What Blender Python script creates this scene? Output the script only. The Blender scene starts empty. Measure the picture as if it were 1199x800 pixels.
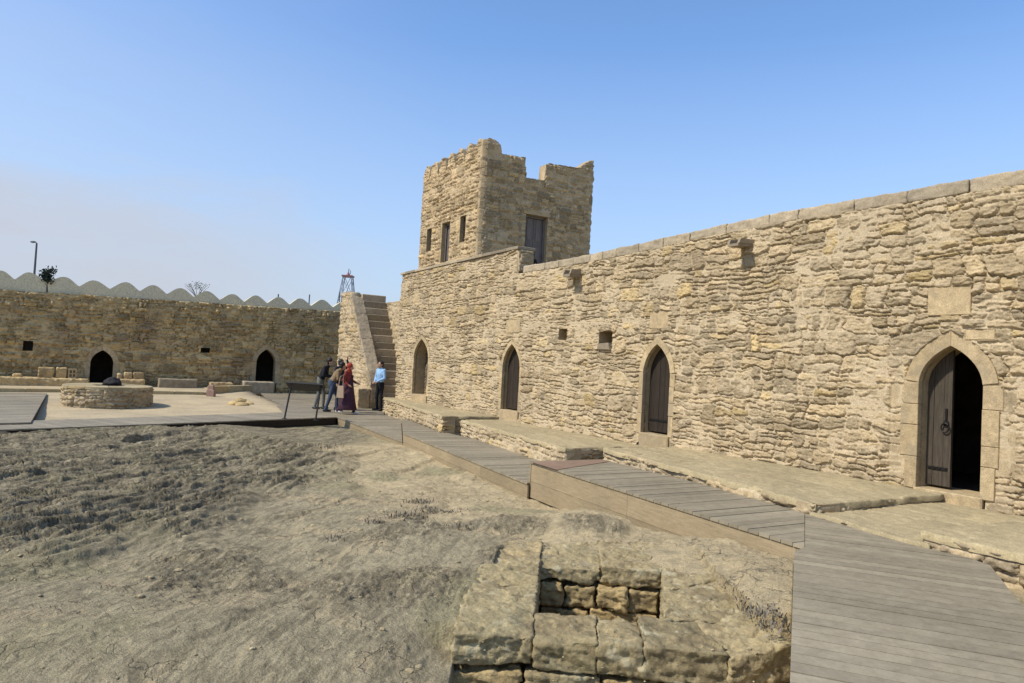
import bpy, bmesh, math, random
import numpy as np
from mathutils import Matrix, Vector

random.seed(7)
SC = bpy.context.scene
COL = SC.collection
PI = math.pi

# ------------------------------------------------------------------ camera
FPX, IW, IH = 830.0, 1199.0, 800.0
EYE = 1.65
cam = bpy.data.cameras.new('camera'); camo = bpy.data.objects.new('camera', cam); COL.objects.link(camo)
cam.sensor_width = 36.0; cam.lens = 36.0 * FPX / IW; cam.clip_start = 0.05; cam.clip_end = 2000
M = Matrix.Translation((0, 0, EYE)) @ Matrix.Rotation(math.radians(92.0), 4, 'X') @ Matrix.Rotation(math.radians(3.0), 4, 'Z')
camo.matrix_world = M
SC.camera = camo
R3 = np.array(M.to_3x3()); C0 = np.array([0, 0, EYE])

def ray(x, y):
    d = R3 @ np.array([(x - IW / 2) / FPX, -(y - IH / 2) / FPX, -1.0])
    return d / np.linalg.norm(d)
def atz(x, y, z):
    d = ray(x, y); t = (z - EYE) / d[2]; p = C0 + d * t
    return np.array([p[0], p[1], z])
def atplane(x, y, P, N):
    d = ray(x, y); t = np.dot(np.asarray(P) - C0, N) / np.dot(d, N)
    return C0 + d * t
def aty(x, y, Y):
    d = ray(x, y); return C0 + d * (Y / d[1])

# ------------------------------------------------------------------ noise
def _h(ix, iy, seed, iz=None):
    with np.errstate(over='ignore'):
        a = np.asarray(ix).astype(np.int64).astype(np.uint32) * np.uint32(374761393)
        a = a + np.asarray(iy).astype(np.int64).astype(np.uint32) * np.uint32(668265263)
        if iz is not None: a = a + np.asarray(iz).astype(np.int64).astype(np.uint32) * np.uint32(2147483647 - 99)
        a = a + np.uint32((seed * 144665 + 12345) & 0xffffffff)
        a = (a ^ (a >> np.uint32(13))) * np.uint32(1274126177)
        a = (a ^ (a >> np.uint32(16))) * np.uint32(2246822519)
        a = a ^ (a >> np.uint32(15))
    return a.astype(np.float64) / 4294967296.0
def vn(x, y, seed):
    x = np.asarray(x, float); y = np.asarray(y, float)
    ix = np.floor(x); iy = np.floor(y); fx = x - ix; fy = y - iy
    fx = fx * fx * fx * (fx * (fx * 6 - 15) + 10); fy = fy * fy * fy * (fy * (fy * 6 - 15) + 10)
    a = _h(ix, iy, seed); b = _h(ix + 1, iy, seed); c = _h(ix, iy + 1, seed); d = _h(ix + 1, iy + 1, seed)
    return (a + (b - a) * fx) * (1 - fy) + (c + (d - c) * fx) * fy - 0.5
def fbm(x, y, seed, o=4, g=0.5):
    r = 0; a = 1
    for i in range(o):
        r = r + a * vn(np.asarray(x) * 2 ** i + 17.3 * i, np.asarray(y) * 2 ** i - 9.1 * i, seed + i * 31); a *= g
    return r
def ridged(x, y, seed, o=4, g=0.5):
    r = 0; a = 1
    for i in range(o):
        n = 1 - 2 * np.abs(vn(np.asarray(x) * 2 ** i + 7.7 * i, np.asarray(y) * 2 ** i + 3.1 * i, seed + i * 57)) * 2
        r = r + a * n; a *= g
    return r
def vn3(x, y, z, seed):
    ix = np.floor(x); iy = np.floor(y); iz = np.floor(z)
    f = [x - ix, y - iy, z - iz]; f = [t * t * (3 - 2 * t) for t in f]
    def H(a, b, c): return _h(ix + a, iy + b, seed, iz + c)
    x00 = H(0,0,0) * (1 - f[0]) + H(1,0,0) * f[0]; x10 = H(0,1,0) * (1 - f[0]) + H(1,1,0) * f[0]
    x01 = H(0,0,1) * (1 - f[0]) + H(1,0,1) * f[0]; x11 = H(0,1,1) * (1 - f[0]) + H(1,1,1) * f[0]
    return (x00 * (1 - f[1]) + x10 * f[1]) * (1 - f[2]) + (x01 * (1 - f[1]) + x11 * f[1]) * f[2] - 0.5
def fbm3(p, s, seed, o=3, g=0.5):
    r = 0; a = 1
    for i in range(o):
        k = s * 2 ** i
        r = r + a * vn3(p[:, 0] * k + 5.5 * i, p[:, 1] * k - 3.3 * i, p[:, 2] * k + 8.8 * i, seed + 13 * i); a *= g
    return r
def facet(x, y, seed):
    """broken stone: piecewise tilted planes over jittered cells, about -.5 .. .5"""
    x = np.asarray(x, float); y = np.asarray(y, float); ix = np.floor(x); iy = np.floor(y); bd = np.full(np.broadcast(x, y).shape, 9.); out = np.zeros(bd.shape)
    for a in (-1, 0, 1):
        for b in (-1, 0, 1):
            cx, cy = ix + a, iy + b; dx = x - cx - .1 - .8 * _h(cx, cy, seed); dy = y - cy - .1 - .8 * _h(cx, cy, seed + 1); d = dx * dx + dy * dy
            h = (_h(cx, cy, seed + 2) - .5) * .7 + dx * (_h(cx, cy, seed + 3) - .5) * 1.2 + dy * (_h(cx, cy, seed + 4) - .5) * 1.2
            m = d < bd; bd = np.where(m, d, bd); out = np.where(m, h, out)
    return out
def facet3(p, k, seed):
    q = p * k; i0 = np.floor(q); bd = np.full(len(q), 9.); out = np.zeros(len(q))
    for a in (-1, 0, 1):
        for b in (-1, 0, 1):
            for c in (-1, 0, 1):
                cc = i0 + [a, b, c]; H = [_h(cc[:, 0], cc[:, 1], seed + n_, cc[:, 2]) for n_ in range(7)]
                dd = [q[:, n_] - cc[:, n_] - .1 - .8 * H[n_] for n_ in range(3)]; d = dd[0] ** 2 + dd[1] ** 2 + dd[2] ** 2
                h = (H[3] - .5) * .7 + sum(dd[n_] * (H[4 + n_] - .5) * 1.2 for n_ in range(3)); m = d < bd; bd = np.where(m, d, bd); out = np.where(m, h, out)
    return out
def sstep(a, b, x):
    t = np.clip((x - a) / (b - a), 0, 1); return t * t * (3 - 2 * t)

# ------------------------------------------------------------------ object helpers
def tag(o, label=None, cat=None, group=None, kind=None):
    if label: o['label'] = label
    if cat: o['category'] = cat
    if group: o['group'] = group
    if kind: o['kind'] = kind
    return o
def empty(name, loc=(0, 0, 0), rz=0.0):
    o = bpy.data.objects.new(name, None); COL.objects.link(o)
    o.location = loc; o.rotation_euler = (0, 0, rz); o.empty_display_size = 0.2
    return o
def link(name, me, mat, parent=None):
    o = bpy.data.objects.new(name, me); COL.objects.link(o)
    for m in (mat if isinstance(mat, (list, tuple)) else [mat]):
        if m: me.materials.append(m)
    if parent is not None:
        o.parent = parent
        o.matrix_parent_inverse = (Matrix.Translation(parent.location) @ parent.rotation_euler.to_matrix().to_4x4()).inverted() if parent.type == 'EMPTY' else Matrix.Identity(4)
    return o
def mesh_np(name, V, F4, mat, parent=None, smooth=True, attr=None, F3=None):
    me = bpy.data.meshes.new(name)
    V = np.ascontiguousarray(V, dtype=np.float32); F4 = np.asarray(F4, dtype=np.int32).reshape(-1, 4)
    n3 = 0 if F3 is None else len(F3)
    me.vertices.add(len(V)); me.vertices.foreach_set('co', V.ravel())
    loops = F4.ravel()
    if n3: loops = np.concatenate([loops, np.asarray(F3, dtype=np.int32).ravel()])
    me.loops.add(len(loops)); me.loops.foreach_set('vertex_index', loops.astype(np.int32))
    st = np.arange(len(F4), dtype=np.int32) * 4
    if n3: st = np.concatenate([st, len(F4) * 4 + np.arange(n3, dtype=np.int32) * 3])
    me.polygons.add(len(st)); me.polygons.foreach_set('loop_start', st)
    me.update(calc_edges=True); me.validate()
    me.polygons.foreach_set('use_smooth', np.full(len(me.polygons), bool(smooth)))
    if attr is not None:
        for k, a in attr.items():
            at = me.attributes.new(k, 'FLOAT_COLOR', 'POINT')
            at.data.foreach_set('color', np.ascontiguousarray(a, dtype=np.float32).ravel())
    return link(name, me, mat, parent)
class MB:
    """collects simple solids into one mesh"""
    def __init__(s): s.v = []; s.f = []; s.c = []
    def add(s, vs, fs, c=0.5):
        b = len(s.v); s.v += [tuple(float(t) for t in p) for p in vs]; s.f += [tuple(b + i for i in f) for f in fs]; s.c += [c] * len(vs)
    def prism(s, bot, top, c=0.5):
        n = len(bot); fs = [tuple(range(n))[::-1], tuple(range(n, 2 * n))]
        for i in range(n): j = (i + 1) % n; fs.append((i, j, n + j, n + i))
        s.add(list(bot) + list(top), fs, c)
    def chamfer(s, poly3, nrm, back, front, ch, c=0.5):
        P = np.array(poly3, float); nrm = np.array(nrm, float); ce = P.mean(0)
        L = np.linalg.norm(P - ce, axis=1, keepdims=True); Q = ce + (P - ce) * (1 - ch * 1.4 / np.maximum(L, .03))
        n = len(P); rings = [P + nrm * back, P + nrm * (front - ch), Q + nrm * front]
        vs = np.vstack(rings); fs = [tuple(range(n))[::-1], tuple(range(2 * n, 3 * n))]
        for k in range(2):
            for i in range(n):
                j = (i + 1) % n; fs.append((k * n + i, k * n + j, (k + 1) * n + j, (k + 1) * n + i))
        s.add(vs, fs, c)
    def box(s, x0, x1, y0, y1, z0, z1, c=0.5):
        s.prism([(x0, y0, z0), (x1, y0, z0), (x1, y1, z0), (x0, y1, z0)], [(x0, y0, z1), (x1, y0, z1), (x1, y1, z1), (x0, y1, z1)], c)
    def obox(s, O, U, V, W, c=0.5):
        O, U, V, W = [np.array(t, float) for t in (O, U, V, W)]
        s.prism([O, O + U, O + U + V, O + V], [O + W, O + U + W, O + U + V + W, O + V + W], c)
    def tube(s, pts, rad, n=8, c=0.5):
        pts = [Vector(p) for p in pts]; rs = rad if isinstance(rad, (list, tuple)) else [rad] * len(pts)
        vs = []; fs = []
        for i, p in enumerate(pts):
            t = (pts[min(i + 1, len(pts) - 1)] - pts[max(i - 1, 0)]).normalized()
            a = t.cross(Vector((0.3, 0.9, 0.1)) if abs(t.z) > .9 else Vector((0, 0, 1))).normalized(); b = t.cross(a)
            for k in range(n):
                an = 2 * PI * k / n; vs.append(p + (a * math.cos(an) + b * math.sin(an)) * rs[i])
        for i in range(len(pts) - 1):
            for k in range(n):
                l = (k + 1) % n; fs.append((i * n + k, i * n + l, (i + 1) * n + l, (i + 1) * n + k))
        fs.append(tuple(range(n))[::-1]); fs.append(tuple(range((len(pts) - 1) * n, len(pts) * n)))
        s.add(vs, fs, c)
    def ell(s, ce, r, nu=14, nv=9, c=0.5, rot=None):
        vs = []; fs = []; ce = Vector(ce)
        for j in range(nv + 1):
            th = PI * j / nv
            for k in range(nu):
                ph = 2 * PI * k / nu
                q = Vector((r[0] * math.sin(th) * math.cos(ph), r[1] * math.sin(th) * math.sin(ph), r[2] * math.cos(th)))
                if rot: q = rot @ q
                vs.append(ce + q)
        for j in range(nv):
            for k in range(nu):
                l = (k + 1) % nu; fs.append((j * nu + k, (j + 1) * nu + k, (j + 1) * nu + l, j * nu + l))
        s.add(vs, fs, c)
    def lathe(s, prof, ce, n=24, sx=1, sy=1, c=0.5, rot=0.0):
        vs = []; fs = []
        for r, z in prof:
            for k in range(n):
                a = 2 * PI * k / n; x = r * math.cos(a) * sx; y = r * math.sin(a) * sy
                vs.append((ce[0] + x * math.cos(rot) - y * math.sin(rot), ce[1] + x * math.sin(rot) + y * math.cos(rot), ce[2] + z))
        for i in range(len(prof) - 1):
            for k in range(n):
                l = (k + 1) % n; fs.append((i * n + k, i * n + l, (i + 1) * n + l, (i + 1) * n + k))
        fs.append(tuple(range(n))[::-1]); fs.append(tuple(range((len(prof) - 1) * n, len(prof) * n)))
        s.add(vs, fs, c)
    def build(s, name, mat, parent=None, smooth=False):
        me = bpy.data.meshes.new(name); me.from_pydata(s.v, [], s.f); me.validate()
        bm = bmesh.new(); bm.from_mesh(me); bmesh.ops.recalc_face_normals(bm, faces=bm.faces); bm.to_mesh(me); bm.free()
        at = me.attributes.new('st', 'FLOAT_COLOR', 'POINT')
        if len(me.vertices) == len(s.c):
            arr = np.zeros((len(s.c), 4), dtype=np.float32); arr[:, 0] = s.c; arr[:, 1] = (np.array(s.c) * 7.31) % 1; arr[:, 3] = 1
            at.data.foreach_set('color', arr.ravel())
        if smooth:
            me.polygons.foreach_set('use_smooth', np.ones(len(me.polygons), dtype=bool))
        return link(name, me, mat, parent)
def clip_poly(poly, p, n):
    """keep the side where (x-p).n >= 0 (2-D)"""
    out = []
    for i in range(len(poly)):
        a = np.array(poly[i]); b = np.array(poly[(i + 1) % len(poly)])
        da = np.dot(a - p, n); db = np.dot(b - p, n)
        if da >= 0: out.append(a)
        if da * db < 0: out.append(a + (b - a) * da / (da - db))
    return out
def inpoly(x, y, poly):
    c = np.zeros(x.shape, bool); n = len(poly)
    for i in range(n):
        x1, y1 = poly[i]; x2, y2 = poly[(i + 1) % n]
        if y1 == y2: continue
        t = ((y1 > y) != (y2 > y)) & (x < (x2 - x1) * (y - y1) / (y2 - y1) + x1); c ^= t
    return c

# ------------------------------------------------------------------ materials
def nt(name):
    m = bpy.data.materials.new(name); m.use_nodes = True; t = m.node_tree; t.nodes.clear()
    o = t.nodes.new('ShaderNodeOutputMaterial'); b = t.nodes.new('ShaderNodeBsdfPrincipled')
    t.links.new(b.outputs[0], o.inputs[0]); b.inputs['Specular IOR Level'].default_value = 0.25
    return m, t, b
def N(t, typ, **kw):
    n = t.nodes.new(typ)
    for k, v in kw.items():
        if k.startswith('i_'):
            n.inputs[k[2:].replace('_', ' ')].default_value = v
        else: setattr(n, k, v)
    return n
def mixc(t, fac, a, b, mode='MIX'):
    n = t.nodes.new('ShaderNodeMix'); n.data_type = 'RGBA'; n.blend_type = mode
    for s, v in ((n.inputs[0], fac), (n.inputs[6], a), (n.inputs[7], b)):
        if hasattr(v, 'is_output'): t.links.new(v, s)
        elif isinstance(v, (int, float)): s.default_value = v
        else: s.default_value = (*v, 1) if len(v) == 3 else v
    return n.outputs[2]
def mth(t, op, a, b=None, clamp=False):
    n = t.nodes.new('ShaderNodeMath'); n.operation = op; n.use_clamp = clamp
    for s, v in zip(n.inputs, (a, b)):
        if v is None: continue
        if hasattr(v, 'is_output'): t.links.new(v, s)
        else: s.default_value = v
    return n.outputs[0]
def maprange(t, v, a, b, c=0., d=1.):
    n = t.nodes.new('ShaderNodeMapRange'); t.links.new(v, n.inputs[0])
    for i, k in enumerate((a, b, c, d)): n.inputs[i + 1].default_value = k
    return n.outputs[0]
def noise(t, co, scale, detail=4, rough=0.55, mapscale=None):
    if mapscale:
        mp = N(t, 'ShaderNodeMapping'); mp.inputs['Scale'].default_value = mapscale; t.links.new(co, mp.inputs[0]); co = mp.outputs[0]
    n = N(t, 'ShaderNodeTexNoise'); n.inputs['Scale'].default_value = scale; n.inputs['Detail'].default_value = detail; n.inputs['Roughness'].default_value = rough
    t.links.new(co, n.inputs['Vector']); return n.outputs['Fac']
def bump(t, b, h, strength, dist):
    n = N(t, 'ShaderNodeBump'); n.inputs['Strength'].default_value = strength; n.inputs['Distance'].default_value = dist
    t.links.new(h, n.inputs['Height']); t.links.new(n.outputs[0], b.inputs['Normal'])

def stone_mat(name, cA, cB, cM, cD, bumpd=0.012, val=(0.62, 1.3), stain=0.35, fine=60, alt=(.5, .36, .17), lich=None, m1=(.74, 1.24)):
    """cA/cB stone colours, cM mortar, cD weathering tone with its own blotches"""
    m, t, b = nt(name); b.inputs['Roughness'].default_value = .93
    at = N(t, 'ShaderNodeAttribute', attribute_name='st'); sp = N(t, 'ShaderNodeSeparateColor'); t.links.new(at.outputs['Color'], sp.inputs[0])
    tc = N(t, 'ShaderNodeTexCoord'); co = tc.outputs['Object']
    col = mixc(t, sp.outputs[1], cA, cB)
    isalt = maprange(t, sp.outputs[1], .90, .97); col = mixc(t, isalt, col, alt)
    v = maprange(t, sp.outputs[0], 0, 1, *val)
    n1 = noise(t, co, 9, 6, .65); n2 = noise(t, co, fine, 5, .7); n3 = noise(t, co, .7, 5, .6)
    v = mth(t, 'MULTIPLY', v, maprange(t, n1, .25, .75, *m1))
    cv = N(t, 'ShaderNodeCombineColor')
    for i in range(3): t.links.new(v, cv.inputs[i])
    col = mixc(t, 1.0, col, cv.outputs[0], 'MULTIPLY')
    col = mixc(t, sp.outputs[2], col, cM)
    st = mth(t, 'MULTIPLY', maprange(t, n3, .50, .72), stain); col = mixc(t, st, col, cD)
    spk = maprange(t, n2, .30, .70, .70, 1.24); cs = N(t, 'ShaderNodeCombineColor')
    for i in range(3): t.links.new(spk, cs.inputs[i])
    col = mixc(t, 1.0, col, cs.outputs[0], 'MULTIPLY')
    if lich:
        l1 = noise(t, co, 5.5, 8, .72); l2 = noise(t, co, 3.1, 7, .7)
        col = mixc(t, mth(t, 'MULTIPLY', maprange(t, l1, .55, .63), .75), col, lich[0]); col = mixc(t, mth(t, 'MULTIPLY', maprange(t, l2, .54, .62), .6), col, lich[1])
    t.links.new(col, b.inputs['Base Color'])
    h = mth(t, 'ADD', mth(t, 'MULTIPLY', n2, .45), n1); bump(t, b, h, .9, bumpd)
    return m
STONE = stone_mat('rubble_limestone', (0.430, 0.327, 0.186), (0.375, 0.297, 0.186), (0.520, 0.416, 0.265), (0.300, 0.238, 0.153), val=(.70, 1.2), alt=(0.480, 0.356, 0.172))
FAR_STONE = stone_mat('far_rubble_limestone', (0.515, 0.371, 0.172), (0.412, 0.302, 0.156), (0.546, 0.416, 0.216), (0.268, 0.188, 0.116), val=(.6, 1.3), alt=(0.515, 0.366, 0.152), bumpd=.02, stain=.6, fine=25)
TOWER_STONE = stone_mat('tower_limestone', (0.443, 0.327, 0.180), (0.381, 0.292, 0.171), (0.515, 0.396, 0.239), (0.278, 0.213, 0.131), bumpd=.02, stain=.3, fine=30)
DRESSED = stone_mat('dressed_limestone', (0.484, 0.366, 0.203), (0.433, 0.332, 0.194), (0.474, 0.366, 0.225), (0.340, 0.257, 0.153), bumpd=.012, val=(.80, 1.12), stain=.7, m1=(.66, 1.3), lich=((.46, .36, .2), (.30, .245, .16)), fine=70)
COPING = stone_mat('coping_stone', (0.371, 0.297, 0.194), (0.309, 0.252, 0.171), (0.412, 0.327, 0.207), (0.206, 0.173, 0.122), bumpd=.008, stain=.6)
COPE2 = stone_mat('wall_top_stone', (.43, .345, .225), (.37, .305, .205), (.4, .33, .23), (.27, .225, .16), bumpd=.012, val=(.8, 1.15), stain=.6)
PAVE = stone_mat('worn_paving', (0.402, 0.322, 0.180), (0.366, 0.297, 0.168), (0.433, 0.346, 0.200), (0.288, 0.238, 0.136), bumpd=.012, val=(.8, 1.15), stain=.7)
PITST = stone_mat('pit_stone', (0.371, 0.282, 0.144), (0.299, 0.243, 0.128), (0.391, 0.317, 0.176), (0.247, 0.213, 0.108), bumpd=.022, val=(.65, 1.3), stain=.7, fine=45, alt=(0.433, 0.287, 0.104), lich=((0.453, 0.396, 0.248), (0.165, 0.124, 0.068)), m1=(.62, 1.34))
PITIN = stone_mat('pit_inner_stone', (0.408, 0.290, 0.127), (0.306, 0.235, 0.115), (0.306, 0.260, 0.156), (0.184, 0.165, 0.082), bumpd=.022, val=(.75, 1.25), stain=.6, fine=45, m1=(.6, 1.34), lich=((0.428, 0.330, 0.164), (0.153, 0.120, 0.066)))
BLOCKST = stone_mat('shaded_blocking_stone', (0.133, 0.101, 0.063), (0.105, 0.084, 0.056), (0.140, 0.112, 0.070), (0.077, 0.063, 0.042), bumpd=.012, stain=.5)  # stone colour darkened to paint in the shade of the blocked recess
PLASTER = stone_mat('grey_plaster', (0.618, 0.554, 0.376), (0.587, 0.530, 0.360), (0.618, 0.564, 0.384), (0.484, 0.436, 0.304), bumpd=.004, val=(.95, 1.04), stain=.3, fine=20, m1=(.94, 1.06))

def wood_mat(name, c1, c2, axis_scale, rough=.7, bumpd=.003, spec=.3):
    m, t, b = nt(name); b.inputs['Roughness'].default_value = rough; b.inputs['Specular IOR Level'].default_value = spec
    at = N(t, 'ShaderNodeAttribute', attribute_name='st'); sp = N(t, 'ShaderNodeSeparateColor'); t.links.new(at.outputs['Color'], sp.inputs[0])
    tc = N(t, 'ShaderNodeTexCoord'); co = tc.outputs['Object']
    g = noise(t, co, 6, 6, .65, axis_scale); big = noise(t, co, .9, 4, .6); fi = noise(t, co, 40, 3, .6)
    col = mixc(t, maprange(t, g, .3, .7), c1, c2)
    v = mth(t, 'MULTIPLY', maprange(t, sp.outputs[0], 0, 1, .86, 1.14), maprange(t, big, .3, .7, .85, 1.15))
    v = mth(t, 'MULTIPLY', v, maprange(t, fi, .3, .7, .93, 1.07))
    cv = N(t, 'ShaderNodeCombineColor')
    for i in range(3): t.links.new(v, cv.inputs[i])
    t.links.new(mixc(t, 1.0, col, cv.outputs[0], 'MULTIPLY'), b.inputs['Base Color'])
    bump(t, b, g, .5, bumpd); return m
DECK = wood_mat('grey_decking', (0.211, 0.176, 0.117), (0.294, 0.249, 0.168), (2, 2, 2), rough=.62)
FASCIA = wood_mat('fascia_timber', (0.224, 0.172, 0.099), (0.319, 0.250, 0.149), (1, 1, 9), rough=.85)
OLDWOOD = wood_mat('weathered_door_wood', (0.037, 0.028, 0.019), (0.078, 0.062, 0.043), (7, 7, .7), rough=.8, bumpd=.004)
DARKWOOD = wood_mat('dark_door_wood', (0.022, 0.015, 0.009), (0.040, 0.029, 0.019), (7, 7, .7), rough=.8)
GREYWOOD = wood_mat('grey_door_wood', (.10, .085, .075), (.17, .15, .135), (7, 7, .7), rough=.8)
def plain(name, c, rough=.8, var=.2, scale=20, metal=0.0, spec=.3):
    m, t, b = nt(name); b.inputs['Roughness'].default_value = rough; b.inputs['Metallic'].default_value = metal; b.inputs['Specular IOR Level'].default_value = spec
    tc = N(t, 'ShaderNodeTexCoord'); n = noise(t, tc.outputs['Object'], scale, 5, .6)
    v = maprange(t, n, .3, .7, 1 - var, 1 + var); cv = N(t, 'ShaderNodeCombineColor')
    for i in range(3): t.links.new(v, cv.inputs[i])
    t.links.new(mixc(t, 1.0, c, cv.outputs[0], 'MULTIPLY'), b.inputs['Base Color']); return m
IRON = plain('black_iron', (.022, .020, .019), .55, .3, 40, .6)
DARKINT = plain('dark_interior_plaster', (.10, .08, .06), .95, .3, 5)  # dark mottled tone for doorway rooms, far niches and the well shaft
SIGNBLK = plain('black_sign_metal', (.018, .018, .02), .45, .15, 30)
STEEL = plain('painted_steel', (.22, .25, .31), .5, .1, 30)
REDST = plain('red_painted_steel', (.20, .085, .095), .5, .1, 30)
LAMPG = plain('lamp_grey_metal', (.07, .075, .085), .5, .1, 30)

# ------------------------------------------------------------------ masonry pattern
def masonry(u, v, seed, band=.24, clen=.42, mort=.010, warp=.030, amp=.030, bulge=.5, mh=.006, smear=.24):
    uw = u + warp * 1.6 * fbm(u * 2.3, v * 4.5, seed + 1, 3) + .012 * vn(u * 17, v * 25, seed + 77) + warp * .9 * fbm(u * 5.5, v * 7.5, seed + 81, 2)
    vw = v + warp * 1.4 * fbm(u * 1.7, v * 2.6, seed + 2, 3) + .016 * vn(u * 11, v * 15, seed + 78) + warp * .8 * fbm(u * 4.6, v * 5.5, seed + 82, 2)
    def bl(k): return (k + .42 * (_h(k, k * 0 + 3, seed) - .5) * 2 * .8) * band
    b = np.floor(vw / band); b = np.where(vw < bl(b), b - 1, b); b = np.where(vw >= bl(b + 1), b + 1, b)
    y0 = bl(b); y1 = bl(b + 1)
    L = clen * (.75 + .6 * _h(b, b * 0 + 5, seed)); off = _h(b, b * 0 + 7, seed) * 13
    def cl(c): return (c + .38 * (_h(c, b, seed + 11) - .5) * 2) * L
    ua = uw + off * L
    c = np.floor(ua / L); c = np.where(ua < cl(c), c - 1, c); c = np.where(ua >= cl(c + 1), c + 1, c)
    x0 = cl(c); x1 = cl(c + 1)
    ty = _h(c, b, seed + 21)
    nr = np.where(ty < .24, 1, np.where(ty < .70, 2, 3)); nr = np.where((y1 - y0) < band * .75, np.minimum(nr, 2), nr)
    f = (vw - y0) / np.maximum(y1 - y0, 1e-6)
    j1 = .5 + .32 * (_h(c, b, seed + 31) - .5); k1 = .34 + .18 * (_h(c, b, seed + 32) - .5); k2 = .67 + .18 * (_h(c, b, seed + 33) - .5)
    s1 = np.where(nr == 3, k1, j1); s2 = np.where(nr == 3, k2, 2.0)
    r = np.where(nr == 1, 0, np.where(f < s1, 0, np.where(f < s2, 1, 2)))
    g0 = np.where(r == 0, 0, np.where(r == 1, s1, s2)); g1 = np.where(nr == 1, 1, np.where(r == 0, s1, np.where((r == 1) & (nr == 3), s2, 1)))
    hh = y1 - y0; yy0 = y0 + g0 * hh; yy1 = y0 + g1 * hh
    sid = c * 3 + r
    sp = _h(sid, b, seed + 41); pos = .3 + .4 * _h(sid, b, seed + 42)
    split = (sp < .5) & ((x1 - x0) > clen * .6)
    xm = x0 + pos * (x1 - x0); right = split & (ua > xm)
    xx0 = np.where(right, xm, x0); xx1 = np.where(split & ~right, xm, x1)
    sid = sid * 2 + right
    w = xx1 - xx0; h = yy1 - yy0
    dx = np.minimum(ua - xx0, xx1 - ua); dy = np.minimum(vw - yy0, yy1 - vw)
    dj = .012 * vn(u * 31, v * 37, seed + 79) + .010 * vn(u * 63, v * 70, seed + 80)
    rr = np.minimum(w, h) * .26
    ax = np.maximum(rr - dx, 0); ay = np.maximum(rr - dy, 0)
    d = np.where((ax > 0) & (ay > 0), rr - np.sqrt(ax * ax + ay * ay), np.minimum(dx, dy)) + dj
    ms = mort * (.3 + 1.4 * (vn(u * 4, v * 4, seed + 51) + .5))
    t = np.clip((d - ms) / (.008 + .035 * h), 0, 1); prof = t ** bulge
    r1 = _h(sid, b, seed + 61); r2 = _h(sid, b, seed + 62); r3 = _h(sid, b, seed + 63); r4 = _h(sid, b, seed + 64)
    fx = (ua - xx0) / np.maximum(w, 1e-5) - .5; fy = (vw - yy0) / np.maximum(h, 1e-5) - .5
    big = np.clip(h / .11, .6, 1.3)
    H = prof * amp * big * (.30 + .9 * r1) + prof * amp * ((r3 - .5) * 1.1 * fx - (.1 + .7 * r4) * (fy - .2))
    H = H + prof * amp * (.35 * fbm(u * 7, v * 13, seed + 71, 4, .6) + .95 * facet(u * 7 + r1 * 5 + .3 * vn(u * 9, v * 9, seed + 83), v * 14 + r3 * 5, seed + 84) + .55 * facet(u * 19 + r3 * 5, v * 33, seed + 89) + .16 * ridged(u * 7 + r1 * 9, v * 34, seed + 74, 3, .6) - .25 * np.clip(fbm(u * 15, v * 22, seed + 75, 3) * 3 - .3, 0, 1))
    H = H + amp * .22 * fbm(u * 30, v * 44, seed + 72, 3, .6)
    # pointing: smeared mortar that laps over some of the stones
    ml = amp * (smear + 1.0 * fbm(u * 1.5, v * 2.2, seed + 90, 3) + .4 * fbm(u * 9, v * 9, seed + 73, 3))
    ml = np.minimum(ml, amp * .72) + amp * .10 * vn(u * 45, v * 45, seed + 91)
    mm = np.clip((ml - H) / (amp * .16) + .5, 0, 1); mm = np.maximum(mm, 1 - np.clip((d - ms * .5) / .012, 0, 1)) * .9
    H = np.maximum(H, ml) + amp * .10 * fbm(u * 60, v * 60, seed + 92, 2)
    ck = sstep(-.16, .04, fbm(u * 2.1, v * 3.1, seed + 93, 3)) * np.clip(1 - np.abs(d - .002) / .0095, 0, 1)
    H = H - ck * amp * 1.5; mm = mm * (1 - ck * .8)
    return H, r2, _h(sid, b, seed + 65), mm

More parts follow.
